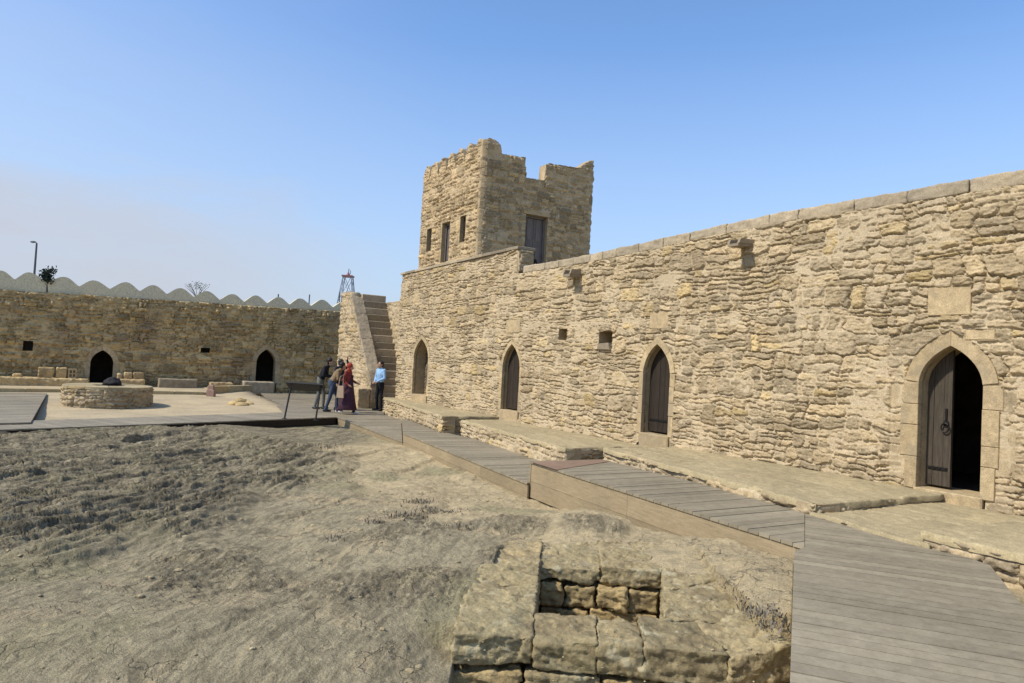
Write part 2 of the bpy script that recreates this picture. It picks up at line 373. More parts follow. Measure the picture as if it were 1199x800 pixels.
def sheet(name, mat, O, U, Nn, s0, s1, z0, ztop, ds, dz, seed, parent=None, holes=(), thick=.35, back0=None, pat=None, off=0.0, zmax=None, ss=None, sides=True, low=0.0, press=()):
    """rubble masonry wall: relief front face, plain back, closed top and ends"""
    O = np.array(O, float); U = np.array(U, float); Nn = np.array(Nn, float); up = np.array([0, 0, 1.])
    S = np.linspace(s0, s1, int(round((s1 - s0) / ds)) + 1) if ss is None else np.asarray(ss)
    zt = np.array([ztop(s) for s in S]) if callable(ztop) else np.full(len(S), float(ztop))
    zm = zt.max(); Z = np.linspace(z0, zm, int(round((zm - z0) / dz)) + 1)
    SS, ZZ = np.meshgrid(S, Z, indexing='ij'); ZC = np.minimum(ZZ, zt[:, None])
    H, r, hue, mm = masonry(SS, ZC, seed, **(pat or {}))
    if low: H = H + low * fbm(SS * .5, ZC * .6, seed + 200, 3)
    for pp in press: H = np.where(inpoly(SS, ZZ, pp), np.minimum(H, -.006), H)
    edge = np.minimum(zt[:, None] - ZC, np.minimum(SS - S[0], S[-1] - SS)) if sides else zt[:, None] - ZC
    H = H - .02 * (1 - np.clip(edge / .03, 0, 1)) + off
    P = O + SS[..., None] * U + H[..., None] * Nn + ZC[..., None] * up
    n, m = SS.shape; idx = np.arange(n * m).reshape(n, m)
    F = np.stack([idx[:-1, :-1], idx[1:, :-1], idx[1:, 1:], idx[:-1, 1:]], -1)
    keep = ~((ZZ[:-1, :-1] >= zt[:-1, None] - 1e-6) & (ZZ[1:, :-1] >= zt[1:, None] - 1e-6))
    cs = (SS[:-1, :-1] + SS[1:, 1:]) / 2; cz = (ZZ[:-1, :-1] + ZZ[1:, 1:]) / 2
    for hp in holes: keep &= ~inpoly(cs, cz, hp)
    V = [P.reshape(-1, 3)]; FF = [F[keep]]; A = [np.stack([r, hue, mm, np.ones_like(r)], -1).reshape(-1, 4)]
    b = n * m
    zb = np.full(n, z0) if back0 is None else np.maximum(z0, np.array([back0(s) for s in S]))
    top = O + S[:, None] * U - thick * Nn + zt[:, None] * up; bot = O + S[:, None] * U - thick * Nn + np.minimum(zb, zt - .02)[:, None] * up
    V += [top, bot]; A += [A[0].reshape(n, m, 4)[:, -1] * [1, 1, 0, 1]] * 2
    ti = b + np.arange(n); bi = b + n + np.arange(n)
    FF.append(np.stack([idx[:-1, -1], idx[1:, -1], ti[1:], ti[:-1]], -1)); FF.append(np.stack([ti[:-1], ti[1:], bi[1:], bi[:-1]], -1))
    b += 2 * n
    for e, col in ((0, 0), (1, n - 1)):
        sv = O + S[col] * U - thick * Nn + ZC[col][:, None] * up; V.append(sv); A.append(A[0].reshape(n, m, 4)[col] * [1, 1, 0, 1])
        si = b + np.arange(m); b += m
        q = np.stack([idx[col, :-1], idx[col, 1:], si[1:], si[:-1]], -1)
        ok = Z[:-1] < zt[col] - 1e-6; FF.append(q[ok])
    return mesh_np(name, np.vstack(V), np.vstack(FF), mat, parent, True, {'st': np.vstack(A)})

# ------------------------------------------------------------------ generic stone block / surface patch
def rock_block(name, mat, quad, zt, zb, seed, parent=None, res=.016, rad=.05, disp=.028, strata=.012):
    """rough hewn block: quad = 4 plan corners (ccw), zt top heights per corner or float"""
    Q = np.array([[p[0], p[1]] for p in quad], float); ZT = np.array(zt if hasattr(zt, '__len__') else [zt] * 4, float)
    L = .5 * (np.linalg.norm(Q[1] - Q[0]) + np.linalg.norm(Q[2] - Q[3])); W = .5 * (np.linalg.norm(Q[3] - Q[0]) + np.linalg.norm(Q[2] - Q[1])); Hh = ZT.mean() - zb
    n = [max(3, int(x / res)) for x in (L, W, Hh)]; dims = np.array([L, W, Hh])
    pts = []; faces = []; base = 0
    for ax in range(3):
        a, b = [(1, 2), (2, 0), (0, 1)][ax]
        for sd in (0, 1):
            A, B = np.meshgrid(np.linspace(0, 1, n[a] + 1), np.linspace(0, 1, n[b] + 1), indexing='ij')
            p = np.zeros(A.shape + (3,)); p[..., a] = A; p[..., b] = B; p[..., ax] = sd
            idx = base + np.arange(A.size).reshape(A.shape); f = np.stack([idx[:-1, :-1], idx[1:, :-1], idx[1:, 1:], idx[:-1, 1:]], -1).reshape(-1, 4)
            faces.append(f if sd else f[:, ::-1]); pts.append(p.reshape(-1, 3)); base += A.size
    p = np.vstack(pts); F = np.vstack(faces)
    key = np.round(p * 1e6).astype(np.int64); _, first, inv = np.unique(key, axis=0, return_index=True, return_inverse=True); inv = inv.ravel()
    p = p[first]; F = inv[F]
    m = p * dims; r = min(rad, min(dims) * .45); c = np.clip(m, r, dims - r); dd = m - c; ln = np.linalg.norm(dd, axis=1, keepdims=True)
    nrm = np.where(ln > 1e-9, dd / np.maximum(ln, 1e-9), 0); m = c + nrm * np.minimum(ln, r)
    q = m / dims
    xy = ((1 - q[:, :1]) * (1 - q[:, 1:2]) * Q[0] + q[:, :1] * (1 - q[:, 1:2]) * Q[1] + q[:, :1] * q[:, 1:2] * Q[2] + (1 - q[:, :1]) * q[:, 1:2] * Q[3])
    ztp = ((1 - q[:, 0]) * (1 - q[:, 1]) * ZT[0] + q[:, 0] * (1 - q[:, 1]) * ZT[1] + q[:, 0] * q[:, 1] * ZT[2] + (1 - q[:, 0]) * q[:, 1] * ZT[3])
    z = zb + q[:, 2] * (ztp - zb); P = np.column_stack([xy, z])
    e1 = np.append((Q[1] - Q[0]) / max(L, 1e-6), 0); e2 = np.append((Q[3] - Q[0]) / max(W, 1e-6), 0)
    nw = nrm[:, :1] * e1 + nrm[:, 1:2] * e2 + nrm[:, 2:] * UP
    S3 = P * np.array([1, 1, 2.2])
    h = disp * (fbm3(P, 3.2, seed, 3) * .6 + fbm3(S3, 11, seed + 5, 4, .6) * .5) + strata * np.abs(fbm3(P * [1, 1, 4], 6, seed + 9, 2)) * -1
    rnd = random.Random(seed)
    h = h - disp * .8 * np.clip(fbm3(P, 7, seed + 3, 2) * 3 - .5, 0, 1) + disp * .35 * fbm3(S3, 30, seed + 6, 2, .6) - disp * .5 * np.clip(fbm3(P, 24, seed + 7, 2) * 4 - .9, 0, 1)
    h = h + .022 * facet3(P * [1, 1, 1.5], 5.5, seed + 20) * (disp / .022) + .010 * facet3(P * [1, 1, 1.6], 14, seed + 30) * (disp / .022)
    kk = P @ np.array([.35, .2, 1.0]); h = h + disp * .35 * (np.abs(((kk * 9 + 1.2 * fbm3(P, 3, seed + 8, 2)) % 1) - .5) * 2 - .5)
    P = P + nw * h[:, None]
    col = np.zeros((len(P), 4)); col[:, 0] = np.clip(rnd.random() * .6 + .2 + fbm3(P, 6, seed + 1, 3) * .5, 0, 1); col[:, 1] = np.clip(rnd.random() * .85 + fbm3(P, 4, seed + 2, 3) * .15, 0, .99); col[:, 3] = 1
    return mesh_np(name, P, F, mat, parent, True, {'st': col})

def patch(name, mat, quad, zs, seed, parent=None, res=.03, amp=.006, skirt=.06, freq=2.5, edge=.03, slab=.9):
    """worn paved top surface; quad plan corners ccw, heights zs"""
    Q = np.array([[p[0], p[1]] for p in quad], float); ZT = np.array(zs, float)
    L = max(np.linalg.norm(Q[1] - Q[0]), np.linalg.norm(Q[2] - Q[3])); W = max(np.linalg.norm(Q[3] - Q[0]), np.linalg.norm(Q[2] - Q[1]))
    n, m = int(L / res) + 2, int(W / res) + 2
    ax_ = np.unique(np.concatenate([np.linspace(0, 1, n), np.array([.008, .02]) / L, 1 - np.array([.008, .02]) / L])); bx_ = np.unique(np.concatenate([np.linspace(0, 1, m), np.array([.008, .02]) / W, 1 - np.array([.008, .02]) / W])); n, m = len(ax_), len(bx_)
    a, b = np.meshgrid(ax_, bx_, indexing='ij')
    def bl(C): return (1 - a) * (1 - b) * C[0] + a * (1 - b) * C[1] + a * b * C[2] + (1 - a) * b * C[3]
    x = bl(Q[:, 0]); y = bl(Q[:, 1]); z = bl(ZT)
    # ragged outer edges
    ed = np.minimum(np.minimum(a, 1 - a) * L, np.minimum(b, 1 - b) * W); wj = 1 - sstep(0, .15, ed)
    x = x + wj * edge * vn(x * 4, y * 4, seed + 5) * 2; y = y + wj * edge * vn(x * 4 + 9, y * 4, seed + 6) * 2
    U_, V_ = a * L, b * W
    Hs, r, hue, mm = masonry(U_ * 1.0, V_, seed, band=slab, clen=slab * 1.3, amp=amp, mort=.012, warp=.05)
    worn = sstep(-.1, .25, fbm(x * .8, y * .8, seed + 8, 3)); mm = mm * (1 - worn) * .5
    z = z + Hs * .6 * (1 - .7 * worn) + amp * 1.6 * fbm(x * freq, y * freq, seed, 5, .6) + .012 * facet(x * 3.1 + .4 * vn(x * 3, y * 3, seed), y * 3.1, seed + 40) + .006 * facet(x * 11, y * 11, seed + 41) - .012 * (1 - sstep(0, .018, ed))
    P = np.stack([x, y, z], -1); idx = np.arange(n * m).reshape(n, m)
    F = np.stack([idx[:-1, :-1], idx[1:, :-1], idx[1:, 1:], idx[:-1, 1:]], -1).reshape(-1, 4)
    ring = np.concatenate([idx[:, 0], idx[-1, 1:], idx[-2::-1, -1], idx[0, -2:0:-1]])
    V = P.reshape(-1, 3); lo = V[ring] - [0, 0, skirt]; k = len(V) + np.arange(len(ring))
    F = np.vstack([F, np.stack([ring, k, np.roll(k, -1), np.roll(ring, -1)], -1)])
    A = np.stack([r * .5 + .25, hue * .88, mm, np.ones_like(r)], -1).reshape(-1, 4); A = np.vstack([A, A[ring]])
    return mesh_np(name, np.vstack([V, lo]), F, mat, parent, True, {'st': A})

# ------------------------------------------------------------------ range frame (long wall on the right)
AZ = math.radians(30.5)
W0 = np.array([5.15, 8.4, 0.0]); WU = np.array([-math.sin(AZ), math.cos(AZ), 0]); WN = np.array([-math.cos(AZ), -math.sin(AZ), 0]); UP = np.array([0, 0, 1.])
def wsz(x, y, off=0.0):
    p = atplane(x, y, W0 + WN * off, WN); return float(np.dot(p - W0, WU)), float(p[2])
def wp(s, off, z): return W0 + WU * s + WN * off + UP * z

def arch_profile(w, hs, hp, n=9):
    """half widths to apex: list of (s,z) left-bottom ... apex ... right-bottom"""
    pts = [(-w / 2, 0.0), (-w / 2, hs)]
    for i in range(1, n + 1):
        t = i / n; a = (-w / 2, hs); c = (-w * .46, hs + .62 * (hp - hs)); e = (0, hp)
        pts.append(tuple((1 - t) ** 2 * a[k] + 2 * t * (1 - t) * c[k] + t * t * e[k] for k in (0, 1)))
    return pts + [(-x, z) for x, z in pts[-2::-1]]

def doorway(O, U, Nn, cs, z0, w, hs, hp, parent, seed, rw=.17, depth=.42, mat=DRESSED, proud=.014, leaf=None, room=2.2, thin=False):
    """dressed pointed arch surround, lined reveal, dark room behind and the door leaf"""
    O = np.array(O, float); rnd = random.Random(seed)
    def P(s, d, z): return O + U * (cs + s) + Nn * d + UP * (z0 + z)
    prof = arch_profile(w, hs, hp); n = len(prof)
    mb = MB()
    # arch stones
    arch = [p for p in prof if p[1] >= hs - 1e-6]; na = len(arch); mid = na // 2
    def outer(i):
        x, z = arch[i]
        a = np.array(arch[max(i - 1, 0)]); b = np.array(arch[min(i + 1, na - 1)]); tdir = (b - a) / np.linalg.norm(b - a); nn = np.array([-tdir[1], tdir[0]])
        if i == mid: return (0, z + rw * 1.25)
        return (x + nn[0] * rw, z + nn[1] * rw)
    cuts = [0, mid // 2 + rnd.choice([0, 1]), mid, mid + mid // 2, na - 1]
    for a, b in zip(cuts[:-1], cuts[1:]):
        inn = [arch[i] for i in range(a, b + 1)]; ou = [outer(i) for i in range(a, b + 1)]
        poly = inn + ou[::-1]; poly = [P(x, 0, z) for x, z in poly]
        mb.chamfer(poly, Nn, -.10, proud + rnd.uniform(-.004, .004), .004, rnd.random())
    for sg in (-1, 1):
        z = -.02
        while z < hs - .03:
            hgt = rnd.uniform(.22, .42)
            if hs - z - hgt < .16: hgt = hs - z
            ww = rw * rnd.choice([.9, 1.1, 1.3, 1.75]) if not thin else rw * rnd.uniform(.95, 1.2)
            x0, x1 = sorted((sg * w / 2, sg * (w / 2 + ww)))
            mb.chamfer([P(x0, 0, z + .002), P(x1, 0, z + .002), P(x1, 0, z + hgt - .002), P(x0, 0, z + hgt - .002)], Nn, -.10, proud + rnd.uniform(-.010, .004), .006, rnd.random())
            z += hgt
    mb.build('door_surround', mat, parent)
    # reveal lining
    lv = []; lf = []
    for x, z in prof: lv.append(P(x, -.06, z)); lv.append(P(x, -depth, z))
    for i in range(n - 1): lf.append((2 * i, 2 * i + 1, 2 * i + 3, 2 * i + 2))
    l = MB(); l.add(lv, lf, .3); l.build('door_reveal', STONE if mat is DRESSED else mat, parent, False)
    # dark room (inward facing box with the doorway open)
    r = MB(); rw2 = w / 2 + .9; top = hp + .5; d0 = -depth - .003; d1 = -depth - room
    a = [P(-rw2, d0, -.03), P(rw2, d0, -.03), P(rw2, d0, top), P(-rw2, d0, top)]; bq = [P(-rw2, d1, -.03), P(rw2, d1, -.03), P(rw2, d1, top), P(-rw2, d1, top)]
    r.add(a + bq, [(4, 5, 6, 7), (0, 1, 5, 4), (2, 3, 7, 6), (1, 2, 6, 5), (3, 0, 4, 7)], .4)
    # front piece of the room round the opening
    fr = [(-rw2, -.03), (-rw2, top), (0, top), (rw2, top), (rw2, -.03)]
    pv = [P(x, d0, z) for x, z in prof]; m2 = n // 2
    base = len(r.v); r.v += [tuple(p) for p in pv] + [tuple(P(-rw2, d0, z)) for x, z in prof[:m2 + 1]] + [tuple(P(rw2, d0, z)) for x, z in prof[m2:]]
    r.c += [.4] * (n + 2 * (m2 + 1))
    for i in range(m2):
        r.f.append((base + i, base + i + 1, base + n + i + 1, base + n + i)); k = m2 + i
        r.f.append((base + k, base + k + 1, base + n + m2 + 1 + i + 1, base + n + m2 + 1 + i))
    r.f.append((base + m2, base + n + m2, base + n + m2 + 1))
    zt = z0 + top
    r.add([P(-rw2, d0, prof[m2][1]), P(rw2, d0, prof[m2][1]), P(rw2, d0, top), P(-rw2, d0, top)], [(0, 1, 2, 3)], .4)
    r.build('doorway_interior', DARKINT, parent)
    # threshold
    t = MB(); t.chamfer([P(-w / 2 - .03, -.2, -.5), P(w / 2 + .03, -.2, -.5), P(w / 2 + .03, -.2, 0), P(-w / 2 - .03, -.2, 0)], Nn, -.3, .225, .015, rnd.random()); t.build('threshold', mat, parent)
    if leaf:
        x0, x1, dd, wm, hinge = leaf
        pl = [np.array(p) for p in prof]
        pl = clip_poly(clip_poly(pl, np.array([x0, 0]), np.array([1, 0])), np.array([x1, 0]), np.array([-1, 0]))
        k = MB(); x = x0; 
        while x < x1 - .01:
            xw = rnd.uniform(.09, .14); q = clip_poly(clip_poly(pl, np.array([x + .002, 0]), np.array([1, 0])), np.array([min(x + xw, x1) - .002, 0]), np.array([-1, 0]))
            if len(q) >= 3:
                q = [P(p[0], 0, max(p[1], .03)) for p in q]
                k.chamfer(q, Nn, -dd - .04, -dd + rnd.uniform(-.003, .003), .004, rnd.random())
            x += xw
        lo = k.build('door_leaf', wm, parent)
        if hinge:
            for zz in (.24,):
                hb = MB(); hb.chamfer([P(x0 + .03, 0, zz - .018), P(x1 - .03, 0, zz - .018), P(x1 - .03, 0, zz + .018), P(x0 + .03, 0, zz + .018)], Nn, -dd - .003, -dd + .012, .003)
                for q in np.linspace(x0 + .05, x1 - .05, 4): hb.ell(P(q, -dd + .013, zz), (.011, .011, .011), 8, 5)
                hb.build('hinge_strap', IRON, lo)
            rg = MB(); cx = x0 + .06; zc = hs * .62
            rg.chamfer([P(cx + .035 * math.cos(a), 0, zc + .045 * math.sin(a)) for a in np.linspace(0, 2 * PI, 13)[:-1]], Nn, -dd - .002, -dd + .012, .003)
            rg.tube([P(cx + .045 * math.cos(a), -dd + .03, zc - .05 + .055 * math.sin(a)) for a in np.linspace(0, 2 * PI, 17)], .009, 6)
            rg.obox(P(cx - .012, -dd, zc + .04), U * .024, Nn * .02, UP * .14)
            rg.build('ring_handle', IRON, lo)
        return lo
    return None

def arch_press(cs, z0, w, hs, hp, rw): return arch_hole(cs, z0, w, hs, hp, z0 - .18, rw * 1.12)
def jamb_press(cs, z0, w, hs, rw): return [(cs - w / 2 - rw * 1.85, z0 - .1), (cs + w / 2 + rw * 1.85, z0 - .1), (cs + w / 2 + rw * 1.85, z0 + hs - .02), (cs - w / 2 - rw * 1.85, z0 + hs - .02)]
def arch_hole(cs, z0, w, hs, hp, zbot, grow=.05):
    pr = arch_profile(w + 2 * grow, hs, hp + grow); return [(cs + x, z0 + z if z > 0 else zbot) for x, z in pr]

rng = tag(empty('stone_range', wp(8, 0, 0)), 'long sunlit rubble stone range with four pointed doorways along the right side of the courtyard', 'stone building')
DOORS = []   # (cs, z0, w, hs, hp)
for (xl, xr, ya, yb, spring) in ((1075, 1150, 405, 577, .74), (752.5, 784, 403, 509, .68), (588, 608, 403, 481, .66), (484, 501, 397, 462.5, .66)):
    xc = (xl + xr) / 2; ym = (ya + yb) / 2
    sl = wsz(xl, ym)[0]; sr = wsz(xr, ym)[0]; sc_ = (sl + sr) / 2; w = abs(sl - sr)
    z0 = wsz(xc, yb)[1]; hp = wsz(xc, ya)[1] - z0
    DOORS.append((sc_, z0, w, hp * spring, hp)); print('door', [round(t, 2) for t in DOORS[-1]])
S_PAR = wsz(608, 290)[0]; S_END = wsz(469.5, 345)[0]; Z_PAR = wsz(605, 289)[1]
ZR = wsz(1199, 198)[1]; ZM = wsz(690, 298)[1]; ZL = wsz(900, 250.5)[1]; S_R = wsz(1199, 198)[0]; S_M = wsz(690, 298)[0]; S_L = wsz(900, 250)[0]
print('parapet', S_PAR, S_END, Z_PAR, 'tops', ZR, ZL, ZM, 's', S_R, S_L, S_M)
def wall_top(s):
    if s >= S_PAR:
        return Z_PAR - .07
    z = np.interp(s, [-6, S_R, S_L, S_M, S_PAR], [ZR - .1, ZR, ZL, ZM, ZM]); return float(z + .012 * vn(s * 3.1, 0.5, 4)) - .16
holes = [arch_hole(c, z, w, hs, hp, -1) for c, z, w, hs, hp in DOORS]
NICH = []
for (xa, xb, ya, yb) in ((654, 664, 385, 398), (700.5, 717, 388, 408)):
    a = wsz(xa, yb); b = wsz(xb, ya); NICH.append((min(a[0], b[0]), max(a[0], b[0]), a[1], b[1]))
holes += [[(a, c), (b, c), (b, d), (a, d)] for a, b, c, d in NICH]
def back0(s):
    for c, z, w, hs, hp in DOORS:
        if abs(s - c) < w / 2 + .06: return z + hp + .06
    return -.3
PRESS = []
for i, (c, z, w, hs, hp) in enumerate(DOORS): PRESS.append(arch_press(c, z, w, hs, hp, .165 if i == 0 else .115)); PRESS += [jamb_press(c, z, w, hs, .19)] if i == 0 else []
for q4 in ((1087, 1138, 334, 370), (761, 784, 364, 385), (593, 610, 374, 390), (1131, 1166, 386, 398)):
    a = wsz(q4[0], q4[3]); b = wsz(q4[1], q4[2]); PRESS.append([(a[0], a[1]), (b[0], a[1]), (b[0], b[1]), (a[0], b[1])])
SS = np.concatenate([np.arange(-5, -1.5, .022), np.arange(-1.5, 3, .0095), np.arange(3, 8, .016), np.arange(8, 13, .026), np.arange(13, S_END, .035)])
sheet('masonry', STONE, W0, WU, WN, -5, S_END, -.5, wall_top, .02, .0098, 11, rng, holes, .40, back0, dict(band=.23, clen=.36, amp=.025, mort=.010, warp=.052, bulge=.24, smear=.30), ss=SS, low=.05, press=PRESS)
LEAF = [(-.5, -.03), None, None, None]
for i, (c, z, w, hs, hp) in enumerate(DOORS):
    lf = [(0.10 * w, w / 2, .20, OLDWOOD, True), (-w / 2, w / 2, .17, DARKWOOD, True), (-w / 2, w / 2, .16, DARKWOOD, False), None][i]
    # U points away from the camera, so the side nearest the stairs (left in the view) is +s
    doorway(W0, WU, WN, c, z, w, hs, hp, rng, 40 + i, rw=.165 if i == 0 else .115, leaf=lf, thin=i > 0)
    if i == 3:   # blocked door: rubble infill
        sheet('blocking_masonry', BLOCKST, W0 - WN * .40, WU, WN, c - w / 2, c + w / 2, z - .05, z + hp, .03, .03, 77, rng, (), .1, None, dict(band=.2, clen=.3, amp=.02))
for a, b, c, d in NICH:
    q = MB(); D = -.34
    P8 = [wp(a, .0, c), wp(b, .0, c), wp(b, .0, d), wp(a, .0, d), wp(a, D, c), wp(b, D, c), wp(b, D, d), wp(a, D, d)]
    q.add(P8, [(4, 5, 6, 7), (0, 1, 5, 4), (2, 3, 7, 6), (1, 2, 6, 5), (3, 0, 4, 7)], .4); q.build('wall_niche', STONE, rng)
a, b, c, d = NICH[1]
q = MB(); q.chamfer([wp(a + .0, 0, c - .03), wp(b - .02, 0, c - .03), wp(b - .04, 0, c + .09), wp(a + .05, 0, c + .11)], WN, -.25, .07, .02, .2); q.build('niche_stone', COPING, rng)
# inscribed panels above the doors
for (xa, xb, ya, yb) in ((1087, 1138, 334, 370), (761, 784, 364, 385), (593, 610, 374, 390)):
    a = wsz(xa, yb); b = wsz(xb, ya); q = MB(); q.chamfer([wp(a[0], 0, a[1]), wp(b[0], 0, a[1]), wp(b[0], 0, b[1]), wp(a[0], 0, b[1])], WN, -.1, .022, .006, .97 if xa > 1000 else .6)
    q.build('stone_panel', DRESSED, rng)
for (xa, xb, ya, yb, cc) in ((1131, 1166, 386, 398, .9),):
    a = wsz(xa, yb); b = wsz(xb, ya); q = MB(); q.chamfer([wp(a[0], 0, a[1]), wp(b[0], 0, a[1]), wp(b[0], 0, b[1]), wp(a[0], 0, b[1])], WN, -.1, .022, .006, cc); q.build('squared_stone', DRESSED, rng)
# rain spouts
for (xa, xb, y0, y1, ln) in ((869, 884, 280, 292, .34), (671, 681, 315, 326, .28)):
    a = wsz(xa, y1); b = wsz(xb, y0); s0, s1 = sorted((a[0], b[0])); q = MB(); zc, zd = a[1] + .02, b[1]
    th = (zd - zc) * .38
    q.prism([wp(s0, -.15, zc), wp(s1, -.15, zc), wp(s1 - .02, ln, zc - .03), wp(s0 + .02, ln, zc - .03)], [wp(s0, -.15, zc + th), wp(s1, -.15, zc + th), wp(s1 - .02, ln, zc + th - .03), wp(s0 + .02, ln, zc + th - .03)], .2)
    for e0, e1 in ((s0, s0 + .045), (s1 - .045, s1)):
        q.prism([wp(e0, -.15, zc + th), wp(e1, -.15, zc + th), wp(e1, ln, zc + th - .03), wp(e0, ln, zc + th - .03)], [wp(e0, -.15, zd), wp(e1, -.15, zd), wp(e1, ln - .03, zd - .03), wp(e0, ln - .03, zd - .03)], .3)
    q.build('rain_spout', COPING, rng)
sheet('parapet_end', STONE, wp(S_PAR - .03, 0, 0), -WN, -WU, -.0, .40, ZM - .1, Z_PAR - .075, .02, .018, 91, rng, (), .06, None, dict(band=.22, clen=.34, amp=.03))
s = -4.9; rr = random.Random(14); kq = 0
while s < S_PAR - .35:
    e = min(s + rr.uniform(.4, .95), S_PAR - .02); za, zb = wall_top(s) + .16, wall_top(e) + .16; p_ = rr.uniform(.0, .018)
    rock_block('coping_stone', COPE2, [wp(s + .004, p_, 0)[:2], wp(s + .004, -.40, 0)[:2], wp(e - .004, -.40, 0)[:2], wp(e - .004, p_, 0)[:2]], [za + rr.uniform(-.008, .008), za, zb, zb + rr.uniform(-.008, .008)], min(za, zb) - .17, 300 + kq, rng, .022, .014, .012); s = e; kq += 1
# coping on the raised parapet
cp = MB(); s = S_PAR - .04
rr = random.Random(3)
while s < S_END:
    e = min(s + rr.uniform(.5, .9), S_END); cp.chamfer([wp(s + .004, .06, 0), wp(e - .004, .06, 0), wp(e - .004, -.44, 0), wp(s + .004, -.44, 0)], UP, Z_PAR - .068, Z_PAR + rr.uniform(-.006, .006), .01, rr.random()); s = e
cp.build('parapet_coping', COPING, rng)
# roof, rear and end walls
q = MB(); q.obox(wp(-5, -.42, 3.55), WU * (S_END + 5.5), -WN * 4.4, UP * .22, .5); q.obox(wp(S_END + .5, -1.0, 3.55), WU * (22.7 - S_END), -WN * 3.8, UP * .22, .5); q.build('roof', PAVE, rng)
q = MB(); q.obox(wp(-5, -4.85, -.4), WU * 26.4, -WN * .4, UP * 4.2, .5); q.obox(wp(-5, -.42, -.4), WU * .35, -WN * 4.4, UP * 3.9, .5); q.obox(wp(S_END - .37, -.42, -.4), WU * .35, -WN * .5, UP * 3.9, .5); q.obox(wp(22.7, -.97, -.4), WU * .35, -WN * 3.8, UP * 3.9, .5); q.build('rear_wall', STONE, rng)

# ------------------------------------------------------------------ tower on the roof
DT = .8
def tf(x, y): # left face plane
    p = atplane(x, y, W0 - WN * DT, WN); return float(np.dot(p - W0, WU)), float(p[2])
sF = (tf(559.5, 290)[0] + tf(563, 190)[0]) / 2; sB = (tf(490, 300)[0] + tf(496, 215)[0]) / 2
TO = wp(sF, -DT, 0); TU = WU; TN = WN            # left face: s from 0 (front corner) to LT
LT = sB - sF
FU = -WN; FN = -WU                                # front face: s to the right, faces the camera
def ff(x, y):
    p = atplane(x, y, TO, FN); return float(np.dot(p - TO, FU)), float(p[2])
WT = (ff(691, 290)[0] + ff(695, 200)[0]) / 2
print('tower', sF, LT, WT)
ztl = tf(562, 185)[1]; print('tower z', ztl, tf(497, 213), ff(640, 181), ff(696, 190))
tow = tag(empty('stone_tower', TO + UP * 3.77), 'square crenellated rubble stone tower standing on the roof of the long range', 'tower')
prof = [ff(561, 172), ff(566, 163.5), ff(573, 161.5), ff(580, 163.5), ff(586, 169), ff(588, 179.5), ff(589.5, 180), ff(615, 184.5), ff(616, 208), ff(638, 211.5), ff(638.8, 193), ff(643, 191), ff(676, 197), ff(683, 192.5), ff(690, 188), ff(697, 187.5)]
px_ = np.array([p[0] for p in prof]); pz_ = np.array([p[1] for p in prof]); px_[0] = 0; o_ = np.argsort(px_, kind='stable')
def front_top(s): return float(np.interp(s, px_, pz_))
ZB = float(tf(560, 207)[1]); ZP = float(tf(547, 178)[1])
pk = [tf(x, y) for x, y in ((499, 201), (510, 195.5), (521, 188.5), (534, 181.5), (546, 175))]
tr = [tf(x, y) for x, y in ((504, 206), (515.5, 200.5), (527.5, 194.5), (540, 188), (552, 181.5))]
print('peaks', pk, tr)
ZPK = np.mean([p[1] for p in pk]); ZTR = np.mean([p[1] for p in tr])
NM = 6
def left_top(s):
    if s < .55: return float(front_top(.02 + .8 * s)) - max(0, s - .25) * .9
    f = ((s - .55) / (LT - .55) * NM) % 1.0
    return ZTR - .10 + (ZPK - ZTR + .26) * max(0, 1 - (abs(f - .5) / .42) ** 2.4) ** .7
RT = 3.7
D4 = ff(613.5, 304); D4b = ff(641.5, 255); dl = [D4[0], D4b[0], 3.85, D4b[1]]
hf = [[(dl[0], dl[2]), (dl[1], dl[2]), (dl[1], dl[3]), (dl[0], dl[3])]]
LW = []
for (xa, xb, ya, yb) in ((537.5, 545.5, 253, 283), (515.5, 527, 261, 306), (498.8, 505.5, 268, 294)):
    a = tf(xa, yb); b = tf(xb, ya); m_ = tf((xa + xb) / 2, (ya + yb) / 2)
    z0_ = tf((xa + xb) / 2, yb)[1]; z1_ = tf((xa + xb) / 2, ya)[1]; s_ = sorted((a[0] - sF, b[0] - sF)); LW.append((s_[0], s_[1], z0_, z1_))
hl = [[(a, c), (b, c), (b, d), (a, d)] for a, b, c, d in LW]
def rect_press(a, b, c, d, m=.09): return [(a - m, c - m * .6), (b + m, c - m * .6), (b + m, d + m), (a - m, d + m)]
pL = [rect_press(*w_) for w_ in LW] + [[(-.1, 0), (.10, 0), (.10, 20), (-.1, 20)], [(LT - .1, 0), (LT + .1, 0), (LT + .1, 20), (LT - .1, 20)]]
pF = [rect_press(*dl)] + [[(-.1, 0), (.12, 0), (.12, 20), (-.1, 20)], [(WT - .12, 0), (WT + .1, 0), (WT + .1, 20), (WT - .12, 20)]]
pat = dict(band=.25, clen=.40, amp=.034, mort=.016, warp=.03, smear=-.02, bulge=.35)
sheet('wall', TOWER_STONE, TO, TU, TN, 0, LT, RT, left_top, .02, .022, 21, tow, hl, .36, None, pat, press=pL)
sheet('wall', TOWER_STONE, TO, FU, FN, 0, WT, RT, front_top, .024, .024, 22, tow, hf, .36, None, pat, press=pF)
sheet('wall', TOWER_STONE, TO + FU * WT, TU, -TN, 0, LT, RT, lambda s: left_top(s), .06, .06, 23, tow, (), .3, None, pat)
sheet('wall', TOWER_STONE, TO + TU * LT, FU, -FN, 0, WT, RT, lambda s: min(front_top(s), ZTR + .3), .06, .06, 24, tow, (), .3, None, pat)
q = MB(); q.obox(TO + TU * .3 + FU * .3 + UP * (ZTR - .75), TU * (LT - .6), FU * (WT - .6), UP * .15); q.build('roof', PAVE, tow)
